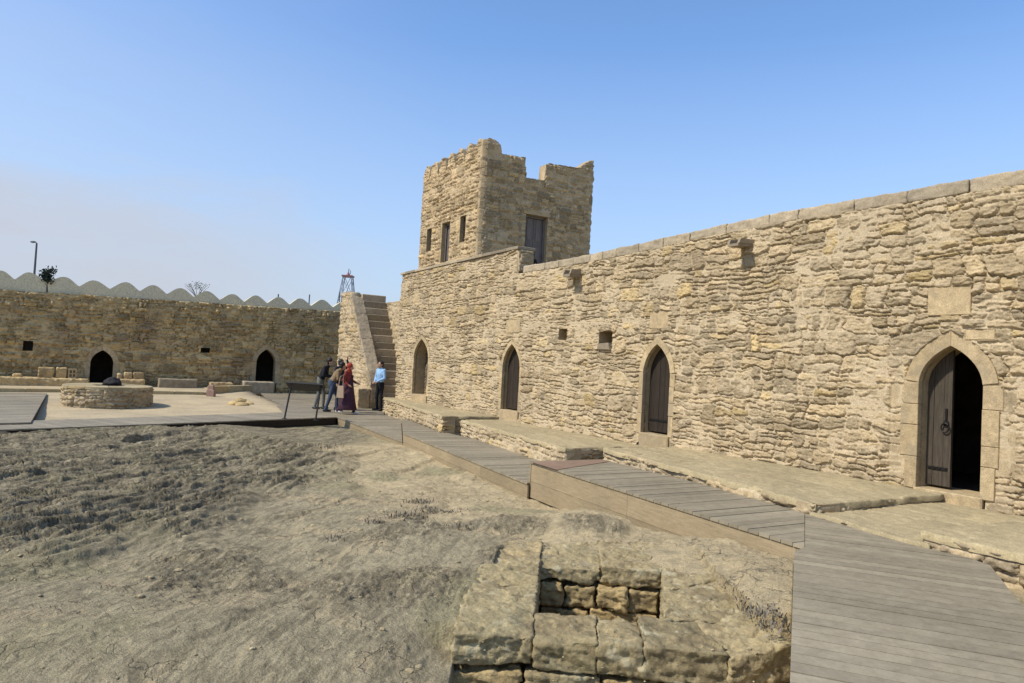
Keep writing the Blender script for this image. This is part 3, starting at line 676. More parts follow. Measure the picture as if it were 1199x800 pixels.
def panel_door(O, U, Nn, a, b, c, d, parent, mat, name, dep=.18, double=False, lintel=True, frame=.07):
    O = np.array(O)
    def P(s, dd, z): return O + U * s + Nn * dd + UP * z
    r = MB(); D = -dep - .12
    V8 = [P(a, .0, c), P(b, .0, c), P(b, .0, d), P(a, .0, d), P(a, D, c), P(b, D, c), P(b, D, d), P(a, D, d)]
    r.add(V8, [(4, 5, 6, 7), (0, 1, 5, 4), (2, 3, 7, 6), (1, 2, 6, 5), (3, 0, 4, 7)], .4); w = r.build(name, STONE, parent)
    f = MB()
    for s0, s1, z0, z1 in ((a, a + frame, c, d), (b - frame, b, c, d), (a + frame, b - frame, d - frame, d)):
        f.chamfer([P(s0 + .002, 0, z0 + .002), P(s1 - .002, 0, z0 + .002), P(s1 - .002, 0, z1 - .002), P(s0 + .002, 0, z1 - .002)], Nn, -dep - .05, -dep + .05, .006)
    f.build('frame', mat, w)
    n = 2 if double else 1; ww = (b - a - 2 * frame) / n
    for k in range(n):
        l = MB(); s0 = a + frame + k * ww
        l.chamfer([P(s0 + .004, 0, c + .01), P(s0 + ww - .004, 0, c + .01), P(s0 + ww - .004, 0, d - frame - .003), P(s0 + .004, 0, d - frame - .003)], Nn, -dep - .04, -dep, .004, .3)
        hh = (d - c) / 3
        for j in range(3):
            l.chamfer([P(s0 + .08, 0, c + j * hh + .07), P(s0 + ww - .08, 0, c + j * hh + .07), P(s0 + ww - .08, 0, c + (j + 1) * hh - .09), P(s0 + .08, 0, c + (j + 1) * hh - .09)], Nn, -dep - .01, -dep + .016, .008, .2 + .3 * j)
        lf = l.build('door_leaf' if 'door' in name else 'shutter', mat, w)
        if double:
            h = MB(); cx = s0 + (ww - .12 if k == 0 else .12); zc = c + (d - c) * .42
            h.tube([P(cx + .05 * math.cos(t), -dep + .03, zc + .06 * math.sin(t)) for t in np.linspace(0, 2 * PI, 13)], .02, 6); h.ell(P(cx, -dep + .01, zc + .06), (.05, .05, .06)); h.build('ring_handle', IRON, lf)
    if lintel:
        q = MB(); q.chamfer([P(a - .12, 0, d + .003), P(b + .12, 0, d + .003), P(b + .1, 0, d + .15), P(a - .1, 0, d + .14)], Nn, -.12, .03, .012, .5); q.build('lintel', DRESSED, w)
panel_door(TO, FU, FN, *dl, tow, GREYWOOD, 'double_door', double=True)
panel_door(TO, TU, TN, *LW[1], tow, GREYWOOD, 'side_door', lintel=False)
panel_door(TO, TU, TN, *LW[0], tow, DARKWOOD, 'window', lintel=False)
panel_door(TO, TU, TN, *LW[2], tow, DARKWOOD, 'window', lintel=False)

# ------------------------------------------------------------------ platforms along the range
def v2(p): return np.array([p[0], p[1]])
def wall_foot(p, gap=.05):
    """closest plan point on the range wall, pulled a little into it"""
    d = np.dot(np.array([p[0], p[1], 0]) - W0, WN); q = np.array([p[0], p[1], 0]) - WN * (d + gap); return q[:2]
def platform(label, far, near, zt, zb, seed, end_quad=None, res=.03):
    root = tag(empty('stone_platform', (*((far + near) / 2), zb)), label, 'stone platform')
    e = np.append(near - far, 0); L = np.linalg.norm(e); e = e / L; nn = np.array([e[1], -e[0], 0])
    if np.dot(nn, WN) < 0: nn = -nn
    wf, wn_ = wall_foot(far), wall_foot(near)
    sheet('front_masonry', STONE, (*far, 0), e, nn, 0, L, zb - .25, zt - .01, .022, .018, seed, root, (), .3, None, dict(band=.16, clen=.32, amp=.04, mort=.012, warp=.025))
    en = np.append(wn_ - near, 0); Ln = np.linalg.norm(en); en /= Ln; n2 = np.array([en[1], -en[0], 0]); n2 = n2 if np.dot(n2, e) > 0 else -n2
    sheet('end_masonry', STONE, (*near, 0), en, n2, 0, Ln, zb - .25, zt - .01, .022, .018, seed + 1, root, (), .25, None, dict(band=.16, clen=.4, amp=.03, mort=.012, warp=.025))
    ef = np.append(wf - far, 0); Lf = np.linalg.norm(ef); ef /= Lf
    sheet('end_masonry', STONE, (*far, 0), ef, -n2, 0, Lf, zb - .25, zt - .01, .04, .03, seed + 2, root, (), .25, None, dict(band=.16, clen=.4, amp=.03))
    f2 = far + nn[:2] * .03; n3 = near + nn[:2] * .03 + n2[:2] * .03
    patch('paved_top', PAVE, [f2, n3, wn_ + n2[:2] * .03, wf], [zt] * 4, seed + 3, root, res)
    return root
ZP1, ZP2, ZP3 = .40, .34, .42
pA = platform('highest and farthest rubble stone platform along the range, in front of the blocked doorway', v2(atz(449, 465, ZP1)), v2(atz(519, 487, ZP1)), ZP1, -.05, 101)
pB = platform('middle rubble stone platform along the range, below the dark doorway between two others', v2(atz(541, 491.5, ZP2)), v2(atz(662, 524.5, ZP2)), ZP2, -.03, 111)
pC = platform('low and long stone platform beside the upper boardwalk, in front of the third doorway', v2(atz(708, 524.5, ZP3)), v2(atz(957, 590, ZP3)), ZP3, .22, 121, res=.022)
# nearest low ledge under the big doorway
fr = [v2(atz(1081, 622, .42)), v2(atz(1199, 648, .42))]
dn = fr[1] - fr[0]; dn /= np.linalg.norm(dn)
pD = platform('nearest low stone ledge below the big open doorway, partly out of view', fr[0], fr[1] + dn * 1.4, .42, .2, 131, res=.02)

pE = platform('worn low stone apron at the foot of the big open doorway, level with the boardwalk', v2(atz(950, 599, .33)), v2(atz(1083, 636, .33)), .33, .1, 141, res=.02)

# ------------------------------------------------------------------ staircase beyond the end of the range wall
st = tag(empty('stone_staircase', wp(19, -.3, 0)), 'steep narrow stone staircase with a sloping parapet where the long range meets the far wall', 'stairs')
ST0 = 19.0; NS = 16; RISE = 4.15 / NS; RUN = .178; PW = .36
sx = ST0 + NS * RUN; SBK = 23.0
q = MB(); rr = random.Random(5)
for i in range(NS):
    s0 = ST0 - .1 + i * RUN; z1 = (i + 1) * RISE - .04
    q.chamfer([wp(s0, -.95, 0), wp(s0, -.02, 0), wp(SBK, -.02, 0), wp(SBK, -.95, 0)], UP, z1 - RISE - (.2 if i == 0 else 0), z1 - .004 + rr.uniform(-.01, .01), .018, rr.random())
q.build('steps', COPING, st)
def para_top(s): return float(np.clip(.80 + (s - ST0) * (4.2 - .80) / (21.85 - ST0), .80, 4.16))
sheet('parapet', STONE, wp(0, PW, 0), WU, WN, ST0, SBK, -.4, para_top, .03, .03, 31, st, (), PW, None, dict(band=.24, clen=.34, amp=.035))
sheet('parapet_end', STONE, wp(ST0, PW, 0), -WN, -WU, 0, PW, -.4, .80, .03, .03, 32, st, (), .05, None, dict(band=.2, clen=.3, amp=.03))
s = ST0 - .03; kq = 0
while s < SBK:
    e = min(s + rr.uniform(.28, .55), SBK); za, zb = para_top(s) + .05, para_top(e) + .05
    rock_block('coping_stone', COPING, [wp(s, PW + .03, 0)[:2], wp(s, -.06, 0)[:2], wp(e - .008, -.06, 0)[:2], wp(e - .008, PW + .03, 0)[:2]], [za, za, zb, zb], min(za, zb) - .16, 860 + kq, st, .025, .02, .018); s = e; kq += 1
rock_block('foot_block', DRESSED, [wp(20.1, PW + .45, 0)[:2], wp(20.1, PW + .02, 0)[:2], wp(18.95, PW + .02, 0)[:2], wp(18.95, PW + .45, 0)[:2]], .62, -.4, 33, st, .03, .03, .02)
sheet('inner_wall', STONE, wp(0, -.96, 0), WU, WN, S_END - .3, SBK, -.4, lambda s: 4.42 if s < S_END + .9 else (4.2 if s < S_END + 1.15 else 3.85), .04, .04, 34, st, (), .3, None, dict(band=.24, clen=.34, amp=.035))

# ------------------------------------------------------------------ far wall
FZ = 33.0; ca = ray(395, 400); K0 = np.array([ca[0] / ca[1] * FZ, FZ, 0.0])
XU = np.array([math.cos(AZ), math.sin(AZ), 0]); XN = np.array([math.sin(AZ), -math.cos(AZ), 0])
def fz(x, y):
    p = atplane(x, y, K0, XN); return float(np.dot(p - K0, XU)), float(p[2])
fw = tag(empty('courtyard_wall', K0 + XU * -9), 'shaded far rubble courtyard wall with rounded plaster crenellations and two dark doorways', 'stone wall')
t0, t1 = fz(0, 339)[1], fz(390, 364)[1]; sL = fz(0, 339)[0]
def far_top(s): return float(np.interp(s, [sL, 0], [t0, t1]) + .03 * vn(s * 1.5, .3, 9))
FD = []
for (xl, xr, ya, yb) in ((105.5, 132.5, 410, 448.5), (300, 322.5, 409, 448.5)):
    xc = (xl + xr) / 2; a = fz(xl, (ya + yb) / 2)[0]; b = fz(xr, (ya + yb) / 2)[0]; z = fz(xc, yb)[1]; FD.append(((a + b) / 2, z, b - a, (fz(xc, ya)[1] - z) * .62, fz(xc, ya)[1] - z))
print('far doors', FD, 'top', t0, t1, sL)
FN_ = []
for (xa, xb, ya, yb) in ((27, 40, 399, 411), (235, 246, 407, 413)):
    a = fz(xa, yb); b = fz(xb, ya); z_ = fz((xa + xb) / 2, yb)[1]; FN_.append((a[0], b[0], z_, fz((xa + xb) / 2, ya)[1]))
fh = [arch_hole(c, z, w, hs, hp, -2, .06) for c, z, w, hs, hp in FD] + [[(a, c), (b, c), (b, d), (a, d)] for a, b, c, d in FN_]
def fback(s):
    for c, z, w, hs, hp in FD:
        if abs(s - c) < w / 2 + .08: return z + hp + .06
    return -.6
S2 = np.arange(sL - 9, 7, .04)
sheet('masonry', FAR_STONE, K0, XU, XN, S2[0], S2[-1], -.6, far_top, .04, .034, 41, fw, fh, .55, fback, dict(band=.23, clen=.38, amp=.065, mort=.018, warp=.035, smear=-.05, bulge=.35), ss=S2, low=.08, press=[arch_press(c, z, w, hs, hp, .2) for c, z, w, hs, hp in FD] + [jamb_press(c, z, w, hs, .2) for c, z, w, hs, hp in FD])
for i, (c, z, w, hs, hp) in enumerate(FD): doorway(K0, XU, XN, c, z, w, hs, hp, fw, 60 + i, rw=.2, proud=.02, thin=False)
for a, b, c, d in FN_:
    q = MB(); P8 = [K0 + XU * s + XN * o + UP * z for o in (0, -.5) for s, z in ((a, c), (b, c), (b, d), (a, d))]
    q.add(P8, [(4, 5, 6, 7), (0, 1, 5, 4), (2, 3, 7, 6), (1, 2, 6, 5), (3, 0, 4, 7)], .4); q.build('wall_niche', DARKINT, fw)
# scalloped plaster crenellation
peaks = [(1, 318), (34, 320), (76, 325.5), (110, 329.5), (148, 331.5), (180, 335), (212, 338.5), (243, 342), (273, 345.5), (300, 347), (327, 349), (352, 350.5), (378, 352)]
ps = [fz(*p) for p in peaks]; st_ = np.diff([p[0] for p in ps]); msp = float(np.mean(st_)); print('scallop', st_, [p[1] for p in ps])
s = ps[0][0]; full = [(ps[0][0] - msp * k, ps[0][1]) for k in range(6, 0, -1)] + ps + [(ps[-1][0] + msp * k, ps[-1][1]) for k in range(1, 8)]
PS = np.array([p[0] for p in full]); PZ = np.array([p[1] for p in full])
xs = np.arange(PS[0], PS[-1], .05); tops = []
for x in xs:
    i = int(np.clip(np.searchsorted(PS, x) - 1, 0, len(PS) - 2)); f = (x - PS[i]) / (PS[i + 1] - PS[i]); zpk = PZ[i] * (1 - f) + PZ[i + 1] * f
    g = min(f, 1 - f); tops.append(zpk + .04 - .31 * (.55 * (2 * g) ** 2.2 + .45 * (.5 - .5 * math.cos(2 * PI * g))))
tops = np.array(tops); bot = np.array([far_top(x) - .05 for x in xs]); 
ok = tops > bot
fr_ = [K0[None] + xs[:, None] * XU + o * XN + zz[:, None] * UP for o, zz in ((-.06, bot), (-.06, tops), (-.36, tops), (-.36, bot))]
n = len(xs); V = np.vstack(fr_); F = []
for a, b in ((0, 1), (1, 2), (2, 3)):
    i = np.arange(n - 1); F.append(np.stack([a * n + i, a * n + i + 1, b * n + i + 1, b * n + i], -1))
mesh_np('scalloped_parapet', V, np.vstack(F), PLASTER, fw, False, {'st': np.tile([.5, .5, 0, 1], (len(V), 1))})
q = MB(); q.obox(K0 + XU * S2[0] - XN * 4.5 + UP * 3.2, XU * (S2[-1] - S2[0]), XN * 3.9, UP * .2); q.obox(K0 + XU * S2[0] - XN * 4.9 + UP * -.5, XU * (S2[-1] - S2[0]), XN * .38, UP * 3.9); q.build('roof', PAVE, fw)

# ------------------------------------------------------------------ ground sheets
def sand_z(x, y): return -.22 + np.clip((np.asarray(y) - 17) * .024, -.4, .45)
def atsand(x, y):
    d = ray(x, y); t = 20.0
    for _ in range(40): p = C0 + d * t; t *= (EYE - sand_z(p[0], p[1])) / max(EYE - p[2], 1e-3)
    return C0 + d * t

def ground_mat(name):
    m, t, b = nt(name); b.inputs['Roughness'].default_value = .95
    at = N(t, 'ShaderNodeAttribute', attribute_name='st'); sp = N(t, 'ShaderNodeSeparateColor'); t.links.new(at.outputs['Color'], sp.inputs[0])
    tc = N(t, 'ShaderNodeTexCoord'); co = tc.outputs['Object']
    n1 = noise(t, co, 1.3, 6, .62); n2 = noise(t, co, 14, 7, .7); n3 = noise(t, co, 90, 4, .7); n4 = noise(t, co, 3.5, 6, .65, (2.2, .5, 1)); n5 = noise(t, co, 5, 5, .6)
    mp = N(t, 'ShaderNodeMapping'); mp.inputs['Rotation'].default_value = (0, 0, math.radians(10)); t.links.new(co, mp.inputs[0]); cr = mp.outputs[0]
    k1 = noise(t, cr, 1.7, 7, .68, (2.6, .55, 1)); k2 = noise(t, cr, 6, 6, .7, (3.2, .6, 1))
    sand = mixc(t, maprange(t, n1, .35, .68), (0.515, 0.404, 0.228), (0.412, 0.325, 0.182))
    sand = mixc(t, maprange(t, n5, .50, .70), sand, (0.330, 0.271, 0.160))
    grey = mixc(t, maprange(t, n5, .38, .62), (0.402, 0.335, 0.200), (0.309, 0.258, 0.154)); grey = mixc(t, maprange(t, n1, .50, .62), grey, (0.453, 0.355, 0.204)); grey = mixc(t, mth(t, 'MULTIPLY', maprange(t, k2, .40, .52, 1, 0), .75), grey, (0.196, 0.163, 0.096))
    sand = mixc(t, sp.outputs[2], sand, grey)
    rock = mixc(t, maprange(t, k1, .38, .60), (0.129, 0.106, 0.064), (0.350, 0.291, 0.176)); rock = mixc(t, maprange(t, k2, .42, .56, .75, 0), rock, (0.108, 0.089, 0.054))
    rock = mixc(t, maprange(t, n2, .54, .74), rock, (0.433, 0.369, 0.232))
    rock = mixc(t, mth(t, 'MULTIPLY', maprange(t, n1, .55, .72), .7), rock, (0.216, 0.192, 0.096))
    col = mixc(t, sp.outputs[0], sand, rock)
    grn = mixc(t, maprange(t, n2, .35, .65), (0.227, 0.202, 0.104), (0.340, 0.295, 0.164)); col = mixc(t, sp.outputs[1], col, grn)
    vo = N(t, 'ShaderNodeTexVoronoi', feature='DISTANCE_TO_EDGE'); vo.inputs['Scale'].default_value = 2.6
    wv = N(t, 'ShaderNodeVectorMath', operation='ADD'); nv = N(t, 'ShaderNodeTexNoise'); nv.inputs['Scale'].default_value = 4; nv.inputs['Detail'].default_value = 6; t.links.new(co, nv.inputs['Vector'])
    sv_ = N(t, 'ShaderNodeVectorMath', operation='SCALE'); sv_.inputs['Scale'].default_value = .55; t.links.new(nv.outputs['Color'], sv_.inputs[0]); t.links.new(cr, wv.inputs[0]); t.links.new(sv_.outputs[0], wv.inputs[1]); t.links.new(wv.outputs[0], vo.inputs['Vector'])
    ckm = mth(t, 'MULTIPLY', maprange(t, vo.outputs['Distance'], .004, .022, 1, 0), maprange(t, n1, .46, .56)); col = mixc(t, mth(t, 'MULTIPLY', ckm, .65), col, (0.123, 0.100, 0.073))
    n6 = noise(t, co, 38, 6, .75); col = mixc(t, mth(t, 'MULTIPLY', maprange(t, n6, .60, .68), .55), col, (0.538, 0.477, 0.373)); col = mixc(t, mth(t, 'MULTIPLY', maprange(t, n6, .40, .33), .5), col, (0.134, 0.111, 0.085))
    v = mth(t, 'MULTIPLY', maprange(t, n2, .25, .75, .80, 1.26), maprange(t, n3, .25, .75, .62, 1.48)); cv = N(t, 'ShaderNodeCombineColor')
    for i in range(3): t.links.new(v, cv.inputs[i])
    t.links.new(mixc(t, 1.0, col, cv.outputs[0], 'MULTIPLY'), b.inputs['Base Color'])
    h = mth(t, 'SUBTRACT', mth(t, 'ADD', mth(t, 'ADD', n2, mth(t, 'MULTIPLY', n6, .5)), mth(t, 'MULTIPLY', n3, .35)), mth(t, 'MULTIPLY', ckm, .5)); bump(t, b, h, 1.0, .036); return m
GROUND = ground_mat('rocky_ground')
def sand_mat():
    m, t, b = nt('pale_sand'); b.inputs['Roughness'].default_value = .95
    tc = N(t, 'ShaderNodeTexCoord'); co = tc.outputs['Object']; n1 = noise(t, co, .9, 6, .6); n2 = noise(t, co, 12, 5, .7)
    c = mixc(t, maprange(t, n1, .35, .65), (0.479, 0.382, 0.230), (0.367, 0.294, 0.183)); v = maprange(t, n2, .3, .7, .85, 1.15); cv = N(t, 'ShaderNodeCombineColor')
    for i in range(3): t.links.new(v, cv.inputs[i])
    t.links.new(mixc(t, 1.0, c, cv.outputs[0], 'MULTIPLY'), b.inputs['Base Color']); bump(t, b, n2, .6, .03); return m
SAND = sand_mat()

# pit corners (plan)
ZPIT = .10
pit_o = [v2(atz(*p, ZPIT)) for p in ((531, 743), (926, 763), (806, 622), (576, 628))]
pit_i = [v2(atz(*p, ZPIT)) for p in ((628, 712), (778, 727), (775, 668), (632, 655))]
pit_o2 = [v2(atz(*p, ZPIT)) for p in ((545, 743), (905, 757), (800, 630), (588, 634))]
print('pit', pit_o, pit_i)

def rock_mask(x, y):
    xb = -2.6 + .5 * fbm(y * .35, x * .1, 301, 3) * 2 + np.interp(y, [0, 4.5, 6, 9, 13, 16], [-1.2, -.9, -.1, -.3, -.1, -.2])
    return sstep(-.6, .75, xb - x + 1.1 * fbm(x * 1.0, y * .4, 302, 5, .6))
def grey_mask(x, y):
    m = 0
    for cx, cy, r in ((-.75, 4.9, .7), (.25, 5.9, .45), (-.9, 6.6, .5), (-2.2, 5.3, .7), (.1, 7.6, .45), (1.0, 7.4, .5)):
        m = np.maximum(m, np.exp(-((x - cx) ** 2 + (y - cy) ** 2 * .6) / (r * r)))
    return sstep(.35, .75, m + .5 * fbm(x * 1.4, y * 1.2, 305, 4))
def terr_z(x, y, fine=True):
    x = np.asarray(x, float); y = np.asarray(y, float)
    z = .05 - .04 * (np.minimum(y, 13.5) - 5.6)
    z = np.where(y < 4.2, z - .5 * sstep(4.2, 1.5, y), z)
    z = z + .10 * fbm(x * .35, y * .3, 310, 3)
    R = rock_mask(x, y); G = grey_mask(x, y)
    a = math.radians(10); s = x * math.cos(a) - y * math.sin(a); l = x * math.sin(a) + y * math.cos(a)
    sw = s + .22 * fbm(s * .9, l * .5, 320, 3)
    st1 = ridged(sw * 1.5, l * .30, 321, 4, .5); st2 = ridged(sw * 7.5, l * .95, 331, 4, .55)
    rel = .050 * st1 + .030 * st2 + .018 * fbm(s * 4.2, l * 1.7, 341, 5, .6)
    te = (rel + .015 * fbm(s * 6, l * 3, 342, 3)) * 22; k = np.floor(te); fr2 = te - k; rel2 = (k + sstep(.55, .85, fr2)) / 22
    z = z + R * (.06 + .28 * rel + .74 * rel2) + R * (.046 * facet(sw * 2.6, l * .8, 347) + .024 * facet(sw * 6.5, l * 2.0, 348) + .011 * facet(sw * 15, l * 7, 349))
    z = z + (1 - R) * (.010 * facet(s * 3.2, l * 1.8, 356) + .005 * facet(s * 9, l * 6, 357))
    z = z + G * (.012 + .012 * ridged(s * 5, l * 3, 351, 5, .68) + .02 * fbm(s * 2.2, l * 1.8, 352, 4, .6)) * (1 - R)
    z = z + G * .007 * ridged(x * 16, y * 12, 353, 3, .7)
    z = z + (1 - R) * (.030 * fbm(x * 1.5, y * 1.1, 361, 5, .55) + .007 * ridged(s * 6, l * 3, 366, 4, .62))
    z = z + .14 * sstep(.6, 2.0, x) * sstep(8.5, 6.0, y)
    # small eroded gullies in the sandy part
    z = z - (1 - R) * .05 * sstep(.55, .9, ridged(sw * .7, l * .25, 371, 2))
    z = z + R * (.012 * ridged(sw * 19, l * 3.2, 376, 3, .65) + .007 * fbm(x * 26, y * 17, 377, 3, .65))
    if fine: z = z + .007 * fbm(x * 19, y * 17, 381, 4, .6)
    # slope away on the outer side of the near boardwalk, kept below the decks
    return z
# polar grid, dense where the photograph looks
th = np.radians(np.concatenate([np.linspace(-180, -48, 60)[:-1], np.linspace(-48, 47, 980), np.linspace(47, 180, 60)[1:]]))
rad = np.concatenate([[.02], np.geomspace(.3, 2.6, 40)[:-1], np.geomspace(2.6, 21, 560)])
TH, RR = np.meshgrid(th, rad, indexing='ij'); X = RR * np.sin(TH); Y = RR * np.cos(TH)
Z = terr_z(X, Y)
pic = np.mean(pit_i, 0); pin = inpoly(X, Y, [tuple(pic + (p - pic) * 1.28) for p in pit_i]); pou = inpoly(X, Y, [tuple(p) for p in pit_o2])
Z = np.where(pou, np.clip(Z, .0, .03), Z); Z = np.where(pin, -.72, Z)
# in front of the pit the ground falls away
fr0, fr1 = pit_o[0], pit_o[1]; ed = (fr1 - fr0) / np.linalg.norm(fr1 - fr0); nf = np.array([ed[1], -ed[0]])
dfr = (X - fr0[0]) * nf[0] + (Y - fr0[1]) * nf[1]; sfr = (X - fr0[0]) * ed[0] + (Y - fr0[1]) * ed[1]
Z = np.where((dfr > -.3) & (sfr > -1.1) & (sfr < 2.3), Z - .62 * sstep(-.3, -.2, dfr) * np.where(sfr < .0, .22 * sstep(-.45, .0, sfr), .22 + .78 * sstep(.0, .06, sfr)), Z)
ZB_, ZA_, ZS_ = .30, 0.0, -.06
C_ = [v2(atz(*p, ZB_)) for p in ((942, 640), (930, 646), (925, 800))]; C_l = (C_[2] - C_[1]) / np.linalg.norm(C_[2] - C_[1])
under = inpoly(X, Y, [tuple(p) for p in (v2(atz(620, 540, ZB_)), C_[0], C_[1], C_[2], C_[2] + C_l * 3, C_[2] + C_l * 3 + np.array([4, -1.5]), v2(atz(1199, 710, ZB_)), v2(atz(1184, 693, ZB_)), v2(atz(1159, 661, ZB_)), v2(atz(1081, 634, ZB_)), v2(atz(705, 538, ZB_)))])
# keep the soil under decks, platforms and beyond the walkway low
dw = np.einsum('ijk,k->ij', np.stack([X - W0[0], Y - W0[1]], -1), WN[:2])
Z = np.where(dw < 3.35, np.minimum(Z, .14 + .03 * fbm(X * 3, Y * 3, 391, 3)), Z); Z = Z + .10 * sstep(3.25, 3.6, dw) * sstep(9.6, 8.4, Y) * sstep(5.2, 3.7, dw) * sstep(2.0, 4.0, Y); Z = np.where(dw < -.1, -.4, Z); Z = np.where(under, np.minimum(Z, .10), Z)
bwA, bwB = v2(atz(0, 500, -.1)), v2(atz(395, 485, -.1)); eb = (bwB - bwA) / np.linalg.norm(bwB - bwA); nb = np.array([-eb[1], eb[0]])
db = (X - bwA[0]) * nb[0] + (Y - bwA[1]) * nb[1]
Z = np.minimum(Z, np.where(db > -6, -.155 - .12 * sstep(-.3, .2, db) + .11 * np.clip(-db - .3, 0, 9), 9)); Z = np.where(dw < 6.5, np.minimum(Z, np.interp(Y, [12, 14, 15.5, 17, 19], [9, -.12, -.27, -.31, -.28]) + .12 * np.clip(dw - 4.4, 0, 3)), Z); Z = np.where(db > .35, -.6, Z)
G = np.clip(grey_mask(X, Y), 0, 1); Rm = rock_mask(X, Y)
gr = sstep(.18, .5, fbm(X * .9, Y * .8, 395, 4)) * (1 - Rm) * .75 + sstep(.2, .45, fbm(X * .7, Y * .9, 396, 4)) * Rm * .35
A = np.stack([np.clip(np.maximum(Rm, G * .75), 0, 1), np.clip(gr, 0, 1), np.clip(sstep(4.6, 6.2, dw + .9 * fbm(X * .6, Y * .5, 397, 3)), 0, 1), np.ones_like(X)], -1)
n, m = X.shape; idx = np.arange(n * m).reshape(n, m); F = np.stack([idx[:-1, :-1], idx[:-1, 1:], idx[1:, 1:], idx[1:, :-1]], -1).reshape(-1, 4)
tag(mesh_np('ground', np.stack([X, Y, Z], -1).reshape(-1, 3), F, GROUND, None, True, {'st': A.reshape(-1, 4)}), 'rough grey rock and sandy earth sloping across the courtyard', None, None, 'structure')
# sandy courtyard and land out to the horizon
gx = np.concatenate([[-900, -300, -120, -60], np.linspace(-40, 12, 160), [30, 80, 300, 900]]); gy = np.concatenate([[-900, -200, -40, -5, 5], np.linspace(9, 44, 120), [60, 120, 300, 1500]])
GX, GY = np.meshgrid(gx, gy, indexing='ij'); inside = (GY > 8) & (GY < 46)
GZ = sand_z(GX, GY) + .035 * fbm(GX * .5, GY * .5, 401, 4); hid = (GX - bwA[0]) * nb[0] + (GY - bwA[1]) * nb[1] < -.6
GZ = np.where(hid & inside, -.95, GZ); GZ = np.where(inside, GZ, np.where(GY > 44, .1, -1.2)); 
dwg = (GX - W0[0]) * WN[0] + (GY - W0[1]) * WN[1]; GZ = np.where((dwg < 3) & (GY < 46), np.minimum(GZ, -.75), GZ)
n, m = GX.shape; idx = np.arange(n * m).reshape(n, m); F = np.stack([idx[:-1, :-1], idx[1:, :-1], idx[1:, 1:], idx[:-1, 1:]], -1).reshape(-1, 4)
tag(mesh_np('courtyard_sand', np.stack([GX, GY, GZ], -1).reshape(-1, 3), F, SAND, None, True), 'pale sandy floor of the courtyard round the well', None, None, 'structure')

# ------------------------------------------------------------------ boardwalks
def deck(label, poly, z, pdir, pw=.125, gap=.006, fascia=(), depth=.36, seed=1, slope=None, fmat=None):
    root = tag(empty('boardwalk', (*np.mean([v2(p) for p in poly], 0), z)), label, 'boardwalk', None, 'structure')
    P = [v2(p) for p in poly]; pd = np.array(pdir[:2], float); pd /= np.linalg.norm(pd); pn = np.array([-pd[1], pd[0]])
    zf = (lambda p: z) if slope is None else slope
    t = [np.dot(p, pn) for p in P]; a = min(t); rnd = random.Random(seed); mb = MB()
    while a < max(t):
        q = clip_poly(clip_poly(P, pn * (a + gap / 2), pn), pn * (a + pw - gap / 2), -pn)
        if len(q) >= 3:
            jz = rnd.uniform(-.0025, .0025); c = rnd.random()
            mb.prism([(p[0], p[1], zf(p) - .028) for p in q], [(p[0], p[1], zf(p) + jz) for p in q], c)
        a += pw
    mb.build('deck_boards', DECK, root)
    # solid dark slab under the boards, its colour standing in for gap shade
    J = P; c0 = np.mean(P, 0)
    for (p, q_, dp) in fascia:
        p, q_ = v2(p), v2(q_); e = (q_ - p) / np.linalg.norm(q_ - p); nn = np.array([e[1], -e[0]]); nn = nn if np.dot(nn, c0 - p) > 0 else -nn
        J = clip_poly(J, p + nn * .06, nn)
    u = MB(); u.prism([(p[0], p[1], zf(p) - .16) for p in J], [(p[0], p[1], zf(p) - .034) for p in J]); u.build('gap_shade_slab', DARKWOOD, root)
    for (p, q_, dp) in fascia:
        p, q_ = v2(p), v2(q_); e = (q_ - p) / np.linalg.norm(q_ - p); c0 = np.mean(P, 0); nn = np.array([e[1], -e[0]]); nn = nn if np.dot(nn, (p + q_) / 2 - c0) > 0 else -nn
        f = MB(); L = np.linalg.norm(q_ - p); x = 0
        while x < L - .01:
            xe = min(x + 2.4, L); a_, b_ = p + e * x, p + e * (xe - .004)
            h0 = 0; 
            for k in range(2):
                h1 = dp * (.52 if k == 0 else 1.0)
                V = [(*(w + nn * (o - .045)), zf(w) - .034 - hh) for hh in (h1 - .004, h0) for w, o in ((a_, .004), (b_, .004), (b_, .03), (a_, .03))]
                f.prism(V[:4], V[4:], rnd.random()); h0 = h1
            x = xe
        f.build('fascia_board', fmat or FASCIA, root)
    return root
ZB_, ZA_, ZS_ = .30, 0.0, -.06
cross = -WN
Bp = [atz(620, 540, ZB_), atz(942, 640, ZB_), atz(942, 597, ZB_), atz(705, 538, ZB_)]
Cp = [atz(942.5, 597, ZB_), atz(942.5, 640, ZB_), atz(930, 646, ZB_), atz(925, 800, ZB_)]
ld = v2(Cp[3]) - v2(Cp[2]); ld /= np.linalg.norm(ld)
cEnd = v2(Cp[3]) + ld * 2.6
rp = [v2(atz(*p, ZB_)) for p in ((1199, 710), (1184, 693), (1159, 661), (1081, 634), (1049, 627), (977, 606))]
crE = rp[0] + (rp[0] - rp[1]) / np.linalg.norm(rp[0] - rp[1]) * 3.2
DECKB = deck('upper grey boardwalk with crosswise boards and a deep timber fascia', Bp, ZB_, cross, seed=1, fascia=[(Bp[0], Bp[1], .48), (Bp[3], Bp[0], .3)])
bq = [v2(atz(*p, ZB_)) for p in ((622, 541.3), (652, 550.5), (712, 541), (704, 538.6))]
q = MB(); q.prism([(*p, ZB_ + .003) for p in bq], [(*p, ZB_ + .006) for p in bq]); q.build('painted_edge_strip', wood_mat('faded_red_paint', (.22, .135, .085), (.28, .19, .13), (2, 2, 2)), DECKB)
